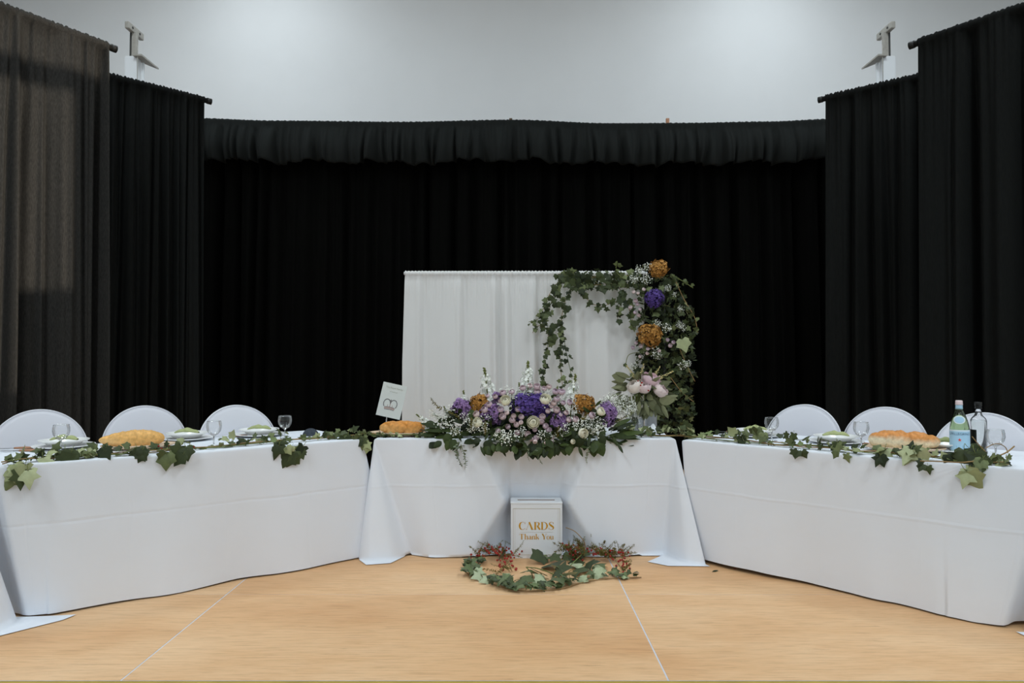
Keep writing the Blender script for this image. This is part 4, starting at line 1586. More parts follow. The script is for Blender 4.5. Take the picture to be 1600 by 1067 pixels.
vs = [(0, 0, 0)] + [((.010 if k % 2 == 0 else .004) * math.sin(PI * k / 5), (.010 if k % 2 == 0 else .004) * math.cos(PI * k / 5), 0) for k in range(10)]
st.add(vs, [(0, 1 + (k + 1) % 10, 1 + k) for k in range(10)])
link('star', wrap(st.mesh('star', M_RED, False), .0464, .076, 0), r)
bl = MB(); bl.box((0, 0, 0), (.03, .014, .0002))
link('blue_print', wrap(bl.mesh('blue_print', M_BLUEI, False), .0464, .040, 0), r)
# oval shoulder medallion lies on the sloping shoulder
md = MB()
prof = lambda z: next((ra + (rb - ra) * (z - za) / (zb - za) for (ra, za), (rb, zb) in zip(o_, o_[1:]) if za <= z <= zb and zb > za), .03)
for k, (sc, mi) in enumerate(((1, 0), (.8, 1))):
    vs = []
    for i in range(25):
        w = 2 * PI * i / 24
        for q in (0, .5, 1):
            x, z = .029 * sc * q * math.cos(w), .180 + .021 * sc * q * math.sin(w)
            rd = prof(z) + .0006 + .0004 * k
            a = -PI / 2 + x / rd
            vs.append((rd * math.cos(a), rd * math.sin(a), z))
    fs = []
    for i in range(24):
        for q in (0, 1):
            fs.append((i * 3 + q, i * 3 + q + 1, (i + 1) * 3 + q + 1, (i + 1) * 3 + q))
    md.add(vs, fs, mi)
md.build('medallion', [M_LABELW, M_LABEL], r)

p = gz(1530, 709, TZ)
r = thing('spirit_bottle', 'clear glass bottle with black stopper and narrow black label', 'bottle', (p.x, p.y, TZ + .001), toward(p))
o_, i_ = bottle_profile('clear')
MB().lathe(o_ + i_, 40).build('glass_body', M_GLASS, r)
MB().lathe([(0, .0065), (.0345, .0065), (.0348, .165), (.033, .177), (.0, .177)], 32).build('liquid', M_WATER, r)
MB().lathe([(0, .272), (.016, .272), (.0175, .269), (.0175, .252), (.0, .252)], 24).build('stopper', M_BLACKC, r)
MB().lathe([(.0155, .252), (.0160, .236), (.0150, .236)], 24).build('neck_ring', M_BLACKC, r)
label_patch(.0384, -PI * .97, -PI * .58, .02, .128, M_BLACKL, 'label', r, 14)

# ------------------------------------------------------------------ card box
yb = CF - .05
xb = BXC
BW, BH, BD = .320, .338, .16
r = thing('card_box', 'white card box with gold lettering on the floor before the middle table', 'box', (xb, yb, 0))
MB().bbox((0, BD / 2, BH / 2), (BW, BD, BH), .003).build('body', M_BOXW, r, smooth=False)
lid = MB().bbox((0, BD / 2, BH + .003), (BW + .004, BD + .004, .008), .002).build('lid', M_BOXW, r, smooth=False)
MB().bbox((0, BD / 2, BH + .0072), (.235, .018, .0012), .0003).build('slot', M_SLOT, lid, smooth=False)
fl = MB()
for k, (a, b2) in enumerate(((.145, .152),)):
    for x in (-1, 1):
        fl.box((x * a, -.0008, BH * .495), (.0028, .0012, .285))
    for z in (.024, .309):
        fl.box((0, -.0008, z), (2 * a, .0012, .0028))
for x in (-1, 1):
    fl.box((x * .134, -.0006, BH * .495), (.0014, .0008, .285))
fl.build('border_print', M_LINEG, r, smooth=False)


def sm(pts, k=6):
    return [(q.x, q.y) for q in crom([(a, b2, 0) for a, b2 in pts], k)]


def wd(vals, n):
    out = []
    for i in range(n):
        t = i / (n - 1) * (len(vals) - 1)
        j = min(int(t), len(vals) - 2)
        out.append(vals[j] + (vals[j + 1] - vals[j]) * (t - j))
    return out


TH, TN = .20, .035          # thick and hairline of the display face, cap height 1


def glyph(ch):
    """list of (points, widths) pen strokes, advance"""
    S_ = []

    def st(pts, w, smooth=True):
        q = sm(pts) if smooth and len(pts) > 2 else pts
        S_.append((q, wd(w, len(q))))
    if ch == 'C':
        st([(.80, .80), (.62, .97), (.42, .98), (.20, .84), (.11, .5), (.20, .16), (.42, .02), (.62, .04), (.82, .2)], [TN, TN, .05, .17, .22, .17, .05, TN, TN]); st([(.80, .98), (.80, .70)], [TN, TN]); return S_, .92
    if ch == 'A':
        st([(.40, 1.0), (.80, 0)], [TH * 1.05, TH * 1.05]); st([(.36, .80), (.06, 0)], [TN, TN]); st([(-.02, .015), (.16, .015)], [TN, TN]); st([(.66, .015), (.98, .015)], [TN, TN]); return S_, 1.0
    if ch == 'R':
        st([(.16, 0), (.16, 1)], [TH, TH]); st([(.30, .97), (.48, .96), (.62, .86), (.64, .74), (.58, .58), (.44, .51), (.30, .50)], [TN, .06, .17, .20, .14, .05, TN])
        st([(.46, .47), (.76, 0)], [TH * 1.05, TH]); st([(0, .015), (.32, .015)], [TN, TN]); st([(0, .985), (.3, .985)], [TN, TN]); return S_, .88
    if ch == 'D':
        st([(.16, 0), (.16, 1)], [TH, TH]); st([(.30, .98), (.52, .95), (.72, .75), (.78, .5), (.72, .25), (.52, .05), (.30, .02)], [TN, .07, .17, .21, .17, .07, TN])
        st([(0, .015), (.32, .015)], [TN, TN]); st([(0, .985), (.3, .985)], [TN, TN]); return S_, .96
    if ch == 'S':
        st([(.60, .80), (.48, .97), (.30, .98), (.13, .86), (.15, .70), (.36, .53), (.58, .36), (.62, .18), (.46, .03), (.26, .02), (.08, .2)], [TN, TN, .05, .12, .18, .22, .20, .14, .05, TN, TN])
        st([(.61, .98), (.61, .72)], [TN, TN]); st([(.06, .28), (.06, .02)], [TN, TN]); return S_, .76
    if ch == 'T':
        st([(.42, 0), (.42, .95)], [TH, TH]); st([(.02, .97), (.82, .97)], [.045, .045]); st([(.04, .97), (.04, .72)], [TN, TN]); st([(.8, .97), (.8, .72)], [TN, TN]); st([(.26, .015), (.58, .015)], [TN, TN]); return S_, .9
    if ch == 'Y':
        st([(.14, 1), (.46, .46)], [TH, TH * .9]); st([(.46, 0), (.46, .46)], [TH, TH]); st([(.80, .97), (.56, .5)], [TN, TN]); st([(.0, .985), (.32, .985)], [TN, TN]); st([(.66, .985), (.94, .985)], [TN, TN]); st([(.3, .015), (.62, .015)], [TN, TN]); return S_, .86
    if ch == 'h':
        st([(.13, 0), (.13, 1)], [.17, .17]); st([(.24, .50), (.36, .62), (.48, .58), (.51, .42), (.51, 0)], [TN, .06, .14, .17, .17]); st([(0, .985), (.14, .985)], [TN, TN]); st([(0, .015), (.26, .015)], [TN, TN]); st([(.4, .015), (.64, .015)], [TN, TN]); return S_, .68
    if ch == 'n':
        st([(.13, 0), (.13, .62)], [.17, .17]); st([(.24, .50), (.36, .62), (.48, .58), (.51, .42), (.51, 0)], [TN, .06, .14, .17, .17]); st([(0, .015), (.26, .015)], [TN, TN]); st([(.4, .015), (.64, .015)], [TN, TN]); return S_, .68
    if ch == 'a':
        st([(.08, .50), (.20, .62), (.34, .60), (.40, .46), (.40, .0)], [.05, .05, .10, .17, .17]); st([(.30, .36), (.14, .30), (.08, .16), (.16, .02), (.30, .10)], [TN, .08, .14, .07, TN]); st([(.4, .015), (.54, .03)], [TN, TN]); return S_, .58
    if ch == 'k':
        st([(.13, 0), (.13, 1)], [.17, .17]); st([(.24, .30), (.48, .60)], [TN, TN]); st([(.32, .38), (.54, 0)], [.17, .17]); st([(0, .985), (.14, .985)], [TN, TN]); st([(0, .015), (.26, .015)], [TN, TN]); st([(.4, .605), (.6, .605)], [TN, TN]); return S_, .66
    if ch == 'o':
        for sg in (-1, 1):
            st([(.30 + sg * .03, .62), (.30 + sg * .17, .52), (.30 + sg * .20, .31), (.30 + sg * .17, .10), (.30 + sg * .03, 0)], [TN, .12, .17, .12, TN])
        return S_, .62
    if ch == 'u':
        st([(.13, .62), (.13, .20), (.2, .04), (.32, .03), (.42, .12)], [.17, .17, .14, .06, TN]); st([(.50, .62), (.50, 0)], [.17, .17]); st([(0, .605), (.14, .605)], [TN, TN]); st([(.36, .605), (.5, .605)], [TN, TN]); st([(.5, .015), (.64, .03)], [TN, TN]); return S_, .68
    return [], .38


def word(txt, h, width):
    adv = sum(glyph(c)[1] for c in txt)
    sx = width / adv
    b = MB()
    x = -width / 2
    for c in txt:
        S_, a = glyph(c)
        for pts, w in S_:
            b.stroke([(x + px * sx, py * h) for px, py in pts], [k * (sx + h) / 2 for k in w], 0)
        x += a * sx
    return b


word('CARDS', .047, .222).build('lettering', M_GOLD, r, smooth=False, loc=(0, -.0012, .178))
word('Thank You', .034, .215).build('lettering', M_GOLD, r, smooth=False, loc=(0, -.0012, .118))
MB().box((0, 0, 0), (.205, .001, .0018)).build('rule_line', M_LINEG, r, smooth=False, loc=(0, -.0008, .164))

# ------------------------------------------------------------------ middle flower arrangement
rr = random.Random(42)
AC = gz(828, 690, TZ)
r = thing('flower_arrangement', 'large low flower arrangement of purple, gold and white blooms on the middle table', 'flowers', (AC.x, 4.55, TZ))
ARR = r


def ay(py, px=828):
    """depth of the mound's surface seen at height py"""
    return 4.32 + max(0, min(1, (700 - py) / 100)) * .22 + .0 * px


def apt(px, py, d=0):
    return gy(px, py, ay(py) + d)


def outdir(px, py, up=.45):
    return Vector(((px - 828) / 170, -.75, up + (660 - py) / 90)) + rvec(rr, .15)


# foam tray under the flowers
MB().bbox((0, .05, .03), (.9, .18, .06), .01).build('foam_tray', M_MOSS, r, smooth=False)
core = MB()
core.grid(lambda u, v: ((.46 * math.cos(2 * PI * u)) * math.sin(PI / 2 * v), .10 * math.sin(2 * PI * u) * math.sin(PI / 2 * v) + .06, .03 + .13 * math.cos(PI / 2 * v)), 40, 10, close_u=True)
core.build('moss_mound', M_MOSS, r)
for sets, lst in ((HYP, [(828, 637, 31, 22)]),
                  (HYL, [(722, 640, 17, 17), (768, 648, 19, 18), (873, 661, 15, 19), (948, 648, 15, 20), (776, 621, 11, 8)]),
                  (HYG, [(750, 632, 17, 15), (911, 633, 20, 16)])):
    for px, py, a, b2 in lst:
        q = apt(px, py, .035)
        k = q.y / F
        put_z(r, 'hydrangea_head', sets, q, outdir(px, py, .3), (a * k, a * k, b2 * k * 1.1), rr) if False else None
        ax = Vector(((px - 828) / 260, -.8, .45)).normalized()
        side = Vector((1, 0, 0)); side = (side - ax * side.dot(ax)).normalized()
        M = r.matrix_basis.inverted() @ basis(q, ax.cross(side), ax, (a * k, b2 * k, (a + b2) / 2 * k))
        link('hydrangea_head', rr.choice(sets), r, M)
for px, py, a in ((790, 626, 8.5), (746, 660, 8), (833, 660, 10), (852, 624, 9), (911, 677, 8), (939, 643, 7), (895, 690, 4)):
    q = apt(px, py, -.065); k = q.y / F
    put_z(r, 'rose', ROSEW, q, outdir(px, py, .3), a * k * 1.1, rr)
for px, py in ((775, 620), (783, 627), (783, 640), (786, 652), (803, 650), (793, 667), (806, 664), (800, 655), (847, 652), (856, 643), (862, 634), (870, 641), (866, 630), (852, 666), (846, 658),
               (835, 672), (858, 672), (870, 622), (880, 630), (826, 678), (890, 628), (800, 612), (816, 606), (840, 604), (850, 608), (868, 612), (858, 604), (785, 614), (808, 676), (838, 684), (765, 632), (757, 640), (744, 648), (810, 640), (814, 652), (884, 645), (888, 655), (840, 612), (828, 602), (878, 612), (900, 655), (925, 650), (862, 684), (778, 672)):
    q = apt(px + rr.uniform(-1, 1), py + rr.uniform(-1, 1), -.045); k = q.y / F
    put_z(r, 'spray_rose', ROSEP, q, outdir(px, py), rr.uniform(4.2, 6.4) * k, rr)
for px, py in ((762, 618), (830, 686), (853, 692), (836, 690), (862, 690), (814, 660), (876, 648), (792, 645)):
    q = apt(px, py, -.05); k = q.y / F
    put_z(r, 'rosebud', BUD, q, outdir(px, py, .2), rr.uniform(3.2, 4.5) * k, rr)
for px, py in ((702, 660), (695, 650), (728, 652), (737, 668), (712, 672), (815, 674), (790, 688), (800, 682), (782, 680), (880, 672), (862, 682), (848, 680), (900, 652), (918, 662), (925, 670),
               (930, 658), (898, 640), (905, 665), (935, 674), (857, 616), (872, 626), (800, 617), (828, 610), (790, 612), (845, 612), (886, 640), (893, 660), (940, 664), (955, 622), (945, 626), (963, 634),
               (975, 640), (955, 640), (968, 628), (985, 645), (683, 652), (676, 645), (704, 642), (690, 664), (754, 668), (758, 655), (820, 616), (806, 624)):
    back = .05 if px > 942 and py < 650 else (-.055 if py > 664 else -.015)
    q = apt(px, py, back); k = q.y / F
    o = put_z(r, 'blossom_spray', GYP, q, outdir(px, py, .6), rr.uniform(8, 13) * k, rr, 'stuff')
for px, top, bot in ((763, 578, 628), (825, 568, 618), (893, 588, 636), (812, 600, 630), (730, 612, 645), (868, 606, 640), (705, 634, 660), (672, 640, 668)):
    q = apt(px, bot, .06); k = q.y / F
    lean = Vector(((px - 825) / 520, .02, 1)) if px > 720 else Vector((-.8 if px < 690 else -.35, -.1, .8))
    put_z(r, 'stock_stem', STOCK, q, lean, (bot - top) * k * 1.08, rr)
# dark leaves between the blooms
for i in range(90):
    px = rr.uniform(690, 965)
    py = rr.uniform(612 + 34 * (abs(px - 828) / 140) ** 1.5, 682)
    q = apt(px, py, rr.uniform(-.02, .03)); k = q.y / F
    put(r, 'leaf', SALAL if rr.random() < .6 else RUSC, q, Vector((rr.uniform(-1, 1), -.5, rr.uniform(-.6, .9))), (CAMV - q).normalized() + Vector((0, 0, .5)) + rvec(rr, .5), rr.uniform(10, 17) * k, rr)
# greenery
for i in range(150):
    px = rr.uniform(672, 985)
    t = abs(px - 828) / 160
    py = rr.uniform(650 + 12 * t, 692) if rr.random() < .72 else rr.uniform(618 + 35 * t, 690)
    q = apt(px, py, rr.uniform(.0, .06)); k = q.y / F
    f = Vector(((px - 828) / 150 + rr.uniform(-.5, .5), -.7, rr.uniform(-.5, .45)))
    put(r, 'leaf', SALAL if rr.random() < .6 else RUSC, q, f, (CAMV - q).normalized() * .7 + Vector((0, 0, .8)) + rvec(rr, .5), rr.uniform(14, 25) * k, rr)
for i in range(85):
    px = rr.gauss(838, 68); px = min(990, max(690, px))
    lo = 707 - abs(px - 835) / 9
    py = rr.uniform(672, lo)
    q = apt(px, py, -.05 + rr.uniform(-.02, .03)); k = q.y / F
    f = Vector((rr.uniform(-1, 1), -.35, rr.uniform(-1.2, .2)))
    put(r, 'leaf', SALAL if rr.random() < .7 else RUSC, q, f, (CAMV - q).normalized() + Vector((0, 0, .4)) + rvec(rr, .45), rr.uniform(9, 22) * k, rr)
for px, py, s, dx in ((703, 688, 17, -.35), (700, 676, 22, 0), (736, 640, 20, .3), (760, 688, 17, .1), (768, 692, 16, .25), (800, 686, 20, -.1), (792, 690, 16, -.4), (818, 690, 24, -.15), (830, 692, 26, .1), (840, 694, 24, 0),
                      (858, 692, 25, .05), (868, 690, 22, .2), (880, 690, 22, .15), (890, 690, 20, .0), (926, 690, 24, .05), (935, 690, 24, .3), (915, 688, 16, -.2), (778, 668, 16, .4), (786, 642, 16, -.4), (897, 672, 30, -.1), (905, 676, 24, .4)):
    q = apt(px, py, -.045); k = q.y / F
    put(r, 'leaf', SALAL, q, Vector((dx, -.25, -1)), (CAMV - q).normalized() + rvec(rr, .25), s * k, rr)
for px, py, dx, dz, s in ((690, 668, -1, .25, 34), (700, 672, -1, .05, 38), (686, 676, -1, -.1, 30), (955, 672, 1, .5, 40), (962, 678, 1, .2, 44), (950, 680, 1, .0, 46), (965, 684, 1, .1, 36), (958, 666, 1, .55, 30), (945, 684, .8, -.2, 30), (905, 690, -1, .05, 40), (890, 694, .9, -.1, 38)):
    q = apt(px, py, -.02); k = q.y / F
    put(r, 'leaf', RUSC, q, Vector((dx, -.25, dz)), Vector((0, -.6, .8)) + rvec(rr, .3), s * k, rr)
for px, py, dx, s in ((712, 694, .05, 36), (720, 694, .45, 38), (838, 700, .1, 26), (826, 700, -.2, 20), (922, 696, -.45, 28), (716, 690, -.2, 30)):
    q = apt(px, py, -.06); k = q.y / F
    put_z(r, 'eucalyptus_sprig', EUC, q, Vector((dx, -.12, -1)), s * k, rr)
for px, py, dx in ((720, 655, -.5), (735, 672, .2), (760, 680, -.1), (690, 640, -.6), (905, 660, .4), (870, 686, 0), (960, 660, .8)):
    q = apt(px, py, 0); k = q.y / F
    put_z(r, 'olive_sprig', SPR, q, Vector((dx, -.6, .5)), 30 * k, rr)

# ------------------------------------------------------------------ bouquet in its vase, second vase, napkin
p = gz(996, 679, TZ)
VX, VY = p.x, p.y + .09
r = thing('glass_vase', 'clear glass cylinder vase half full of water holding the bouquet', 'vase', (VX, VY, TZ + .001))
MB().lathe([(0, 0), (.058, 0), (.060, .003), (.060, .165), (.0585, .167), (.057, .165), (.057, .010), (0, .010)], 40).build('glass_body', M_THIN, r)
MB().lathe([(0, .0105), (.0567, .0105), (.0567, .098), (0, .098)], 40).build('water', M_WATER, r)
rr = random.Random(9)
r = thing('bouquet', 'bridal bouquet of pink and white peonies with grey green leaves, in the glass vase', 'bouquet', (VX, VY, TZ + .012))
MB().tube([(0, 0, .10), (0, 0, .125), (0, 0, .165)], [.030, .026, .030], 20).build('ribbon', M_RIBBON, r)
for i in range(16):
    w = 2.4 * i; q = .008 + .018 * rr.random()
    MB().tube([(q * 1.2 * math.cos(w), q * 1.2 * math.sin(w), .003), (q * .8 * math.cos(w + .3), q * .8 * math.sin(w + .3), .13), (q * 2.2 * math.cos(w + .6), q * 2.2 * math.sin(w + .6), .24)], .004, 5).build('stem', M_STEM, r)


def bq(px, py, d=0): return gy(px, py, VY + d)


for px, py, a, d in ((992, 604, 13, -.07), (1016, 593, 14, -.03), (1006, 606, 11, -.09), (1032, 610, 12, -.06), (1026, 601, 11, -.03)):
    q = bq(px, py, d); k = q.y / F
    put_z(r, 'peony', PEONY, q, Vector(((px - 1010) / 30, -.42, .9)), a * k * 1.08, rr)
for px, py in ((997, 595), (1001, 602), (1003, 598), (1013, 610)):
    q = bq(px, py, -.15)
    link('berry', bm_, r, Matrix.Translation(r.matrix_basis.inverted() @ q))
for i in range(66):
    w = rr.uniform(0, 2 * PI)
    px = 1004 + 36 * math.cos(w) * rr.random() ** .6
    py = 616 + 22 * math.sin(w)
    q = bq(px, py, rr.uniform(-.07, .07)); k = q.y / F
    f = Vector(((px - 1004) / 30 + rr.uniform(-.3, .3), rr.uniform(-.9, .1), (608 - py) / 30 + rr.uniform(-.4, .2)))
    put(r, 'leaf', OLV, q, f, (CAMV - q).normalized() + rvec(rr, .7), rr.uniform(14, 22) * k, rr)
for px, py, dx, dz, s in ((985, 590, -1, .35, 26), (975, 598, -1, .1, 20), (972, 604, -1, -.1, 18), (978, 592, -.8, .2, 24), (970, 615, -1, -.2, 16), (1030, 625, 1, .0, 24), (1038, 622, 1, .2, 22), (1034, 632, .4, -1, 24), (1026, 634, -.2, -1, 18), (1040, 618, 1, -.4, 20), (1028, 600, 1, .2, 22), (1018, 622, .1, -1, 20), (1000, 626, -.2, -1, 24), (1008, 628, .2, -1, 22)):
    q = bq(px, py, -.07); k = q.y / F
    put(r, 'leaf', OLV, q, Vector((dx, -.2, dz)), (CAMV - q).normalized() + rvec(rr, .3), s * k, rr)
for px, py, s in ((977, 620, 7), (986, 632, 9), (990, 636, 7), (974, 624, 6)):
    q = bq(px, py, -.10); k = q.y / F
    put_z(r, 'blossom_spray', GYP, q, (-.3, -.8, .3), s * k, rr, 'stuff')


def plume(seed):
    rq = random.Random(seed); b = MB()
    b.tube([(0, 0, 0), (.03, 0, .6), (.08, 0, 1)], [.02, .015, .006], 4, mi=1)
    for i in range(60):
        t = rq.random()
        w = rq.uniform(0, 6.28); q = .14 * (1 - t) + .03
        pp = Vector((.07 * t + q * math.cos(w) * rq.random(), q * math.sin(w) * rq.random(), t))
        floret(b, pp, rvec(rq), .05, rq)
    return b.mesh('astilbe_plume', [M_ASTIL, M_STEM], False)


AST = [plume(1), plume(2)]
for px, py, dx, dz, s in ((994, 592, -.5, .8, 26), (1000, 590, .3, .9, 22), (1028, 592, .9, .55, 26), (1022, 588, .4, .8, 18)):
    q = bq(px, py, 0); k = q.y / F
    put_z(r, 'astilbe_plume', AST, q, (dx, -.1, dz), s * k, rr)
p2 = gy(1017, 672, VY + .12)
r = thing('frosted_vase', 'tall whitish glass cylinder behind the bouquet vase', 'vase', (p2.x, VY + .12, TZ + .001))
MB().lathe([(0, 0), (.040, 0), (.042, .003), (.042, .172), (.040, .174), (.038, .172), (.038, .008), (0, .008)], 36).build('glass_body', M_FROST, r)
MB().tube([(0, 0, .009), (0, 0, .15)], .030, 20).build('candle', M_WPAINT, r)
rr = random.Random(3)
p3 = gz(1022, 680, TZ)
nf = folds(31, [(.012, .09), (.010, .05)])
nk = MB()
nk.grid(lambda u, v: ((u - .5) * .16, (v - .5) * .11, .002 + (math.sin(PI * u) * math.sin(PI * v)) ** .6 * (.038 + nf(u * .16 + v * .05) + nf(v * .13 + 1))), 26, 20)
tag(nk.build('crumpled_napkin', M_WNAP, None, loc=(p3.x, p3.y + .06, TZ + .001)), 'crumpled white napkin right of the glass vases', 'napkin')

# ------------------------------------------------------------------ backdrop garland
rr = random.Random(77)
GY = BY - .10
gp = gy(1040, 600, GY)
r = thing('floral_garland', 'ivy and flower garland draped over the right side of the white backdrop', 'garland', (gp.x, GY, 0))


def bg(px, py, d=0): return gy(px, py, GY + d)


MB().tube([(0, .04, 0), (0, .04, BZ - .1)], .02, 10).build('support_pole', M_BLACKC, r)
MB().bbox((0, .04, .006), (.3, .3, .012), .003).build('base_plate', M_BLACKC, r)
STR = [([(1000, 430), (960, 431), (920, 433), (890, 428), (872, 428)], 34, 11), ([(1000, 445), (960, 443), (925, 445), (900, 440), (880, 440)], 34, 11),
       ([(892, 430), (868, 445), (852, 475), (846, 500), (856, 520), (855, 545), (849, 575), (848, 604)], 46, 8),
       ([(880, 436), (866, 460), (857, 485), (850, 498)], 26, 9),
       ([(900, 445), (885, 465), (877, 500), (877, 530), (875, 560), (879, 604)], 52, 7.5),
       ([(878, 505), (883, 540), (888, 565), (894, 592)], 14, 6.5),
       ([(900, 440), (916, 466), (935, 478), (955, 474), (976, 465)], 16, 10),
       ([(850, 490), (838, 500), (826, 503)], 7, 6), ([(848, 505), (838, 512), (832, 520)], 4, 8),
       ([(960, 440), (975, 462), (985, 490), (992, 515)], 20, 9), ([(975, 455), (968, 480), (965, 498)], 8, 9)]
nleaf = 0
for pts, n, s in STR:
    P = [bg(x, y, -.02) for x, y in pts]
    stem(r, P, .0028, M_TWIG if s > 7 else M_STEM)
    Q = crom(P, 12)
    for i in range(n):
        c_ = Q[int((i + rr.random()) / n * (len(Q) - 1))]
        pos = c_ + Vector((rr.uniform(-.022, .022), -.012 + rr.uniform(-.03, .0), rr.uniform(-.025, .015)))
        f = Vector((rr.uniform(-1, 1), rr.uniform(-.3, .1), rr.uniform(-1.2, .3)))
        k = GY / F
        put(r, 'leaf', IVYD if rr.random() < .75 else IVY, pos, f, (CAMV - pos).normalized() + rvec(rr, .5), s * rr.uniform(.7, 1.25) * k * 1.05, rr); nleaf += 1
for px, py, s in ((858, 512, 17), (862, 524, 16), (866, 506, 12), (852, 500, 10), (875, 472, 10), (888, 478, 11)):
    pos = bg(px, py, -.05)
    put(r, 'leaf', IVYD, pos, (rr.uniform(-.4, .4), 0, -1), (CAMV - pos).normalized() + rvec(rr, .2), s * GY / F, rr)


def col_region():
    while True:
        px, py = rr.uniform(985, 1086), rr.uniform(428, 672)
        t = (py - 428) / 244
        x0 = 988 + 12 * math.sin(t * 5) + (45 * max(0, (t - .62) / .38))
        x1 = 1050 + 34 * min(1, t * 4)
        if x0 < px < x1: return px, py


for i in range(52):
    px, py = col_region()
    pos = bg(px, py, rr.uniform(-.10, -.04))
    f = Vector((rr.uniform(-1, 1), -.3, rr.uniform(-1, .6)))
    put(r, 'leaf', IVYD if rr.random() < .55 else IVY, pos, f, (CAMV - pos).normalized() + Vector((0, 0, .4)) + rvec(rr, .8), rr.uniform(8, 14) * GY / F, rr)
# the dense small foliage behind, joined
dense = MB()
inv = r.matrix_basis.inverted()
src = [leaf_mesh('leaf', IVY_O, M_IVYD, petiole=0), leaf_mesh('leaf', LANCE, M_IVYD, petiole=0)]
for i in range(1300):
    px, py = col_region()
    if rr.random() < .1: px, py = rr.uniform(890, 1000), rr.gauss(438, 6)
    pos = bg(px, py, rr.uniform(-.06, .06))
    f = Vector((rr.uniform(-1, 1), rr.uniform(-.5, .5), rr.uniform(-1, .6)))
    M = inv @ basis(pos, f, (CAMV - pos).normalized() + rvec(rr, .9), rr.uniform(5, 11) * GY / F)
    me = src[0] if rr.random() < .7 else src[1]
    dense.add([v.co for v in me.vertices], [list(pl.vertices) for pl in me.polygons], 0 if rr.random() < .6 else 1, M)
dense.build('foliage', [M_IVYD, M_IVY], r, kind='stuff')
for sets, px, py, a in ((HYG, 1029, 420, 14), (HYG, 1015, 524, 18), (HYP, 1022, 466, 14)):
    q = bg(px, py, -.10); k = GY / F
    put_z(r, 'hydrangea_head', sets, q, (rr.uniform(-.2, .2), -.9, .3), a * k, rr)
for px, py in ((990, 456), (997, 458), (993, 470), (996, 475), (985, 480), (992, 488), (998, 493), (1000, 483), (1043, 531), (1047, 540), (1052, 535), (994, 536), (989, 543), (1001, 541), (1012, 545), (1011, 552), (1000, 557), (1006, 452), (1030, 548)):
    q = bg(px, py, -.12); k = GY / F
    put_z(r, 'rosebud', BUD if rr.random() < .5 else ROSEP, q, (rr.uniform(-.4, .4), -.8, .5), rr.uniform(2.8, 3.8) * k, rr)
for px, py, s in ((1000, 420, 8), (1012, 417, 8), (992, 434, 9), (1010, 436, 9), (1026, 506, 8), (1042, 512, 8), (1062, 507, 6), (1068, 512, 6), (1023, 549, 9), (1028, 556, 7), (990, 572, 6), (1066, 570, 8), (1075, 568, 6), (1044, 450, 6), (1064, 482, 6), (1055, 460, 5)):
    q = bg(px, py, -.11); k = GY / F
    put_z(r, 'blossom_spray', GYP, q, (rr.uniform(-.5, .5), -.6, .6), s * k, rr, 'stuff')
pos = bg(1066, 530, -.14)
put(r, 'leaf', IVYP[2:3], pos, (.25, -.2, -1), (CAMV - pos).normalized(), 22 * GY / F, rr)
for pts, n in (([(1056, 440), (1070, 470), (1085, 495), (1090, 520)], 6), ([(1062, 545), (1075, 575), (1086, 596)], 6), ([(1048, 590), (1065, 612), (1084, 628)], 6), ([(1050, 430), (1068, 440), (1083, 450)], 9), ([(975, 436), (963, 424), (964, 408)], 3), ([(1000, 550), (982, 555), (977, 575)], 2)):
    P = [bg(x, y, -.08) for x, y in pts]
    stem(r, P, .003, M_STEM if n != 6 else M_TWIG)
    Q = crom(P, 10)
    for i in range(n):
        pos = Q[int(rr.random() * (len(Q) - 1))] + rvec(rr, .02)
        put(r, 'leaf', IVY, pos, (rr.uniform(-1, 1), -.2, rr.uniform(-1, .3)), (CAMV - pos).normalized() + rvec(rr, .6), rr.uniform(5, 9) * GY / F, rr)

# ------------------------------------------------------------------ greenery on the floor round the box
rr = random.Random(15)


def fp(px, py, z=.0): return gz(px, py, z)


c0 = fp(850, 905)
r = thing('ivy_trail', 'long curved ivy branch lying on the floor before the card box', 'ivy', (c0.x, c0.y, 0))
front = [(748, 880), (735, 884), (727, 892), (740, 901), (765, 911), (800, 921), (838, 923), (880, 919), (910, 910), (950, 904), (1002, 902)]
P = [fp(x, y, .006) for x, y in front]
stem(r, P, .0028, M_TWIG)
stem(r, [fp(822, 886, .03), fp(840, 888, .05), fp(860, 895, .03), fp(880, 905, .01)], .003, M_STEM)
stem(r, [fp(822, 886, .03), fp(832, 900, .015), fp(822, 920, .006)], .003, M_STEM)
stem(r, [fp(885, 890, .03), fp(905, 870, .05), fp(915, 862, .02)], .003, M_STEM)


def fl_leaf(px, py, s, sets, dx=0, dz=0, z=.02, tilt=.6, dy=None):
    q = fp(px, py, z)
    k = q.y / F
    f = Vector((dx, -.5 if dy is None else dy, dz))
    put(r, 'leaf', sets, q, f, Vector((rr.uniform(-.3, .3), -tilt, 1)), s * k * 1.2, rr)


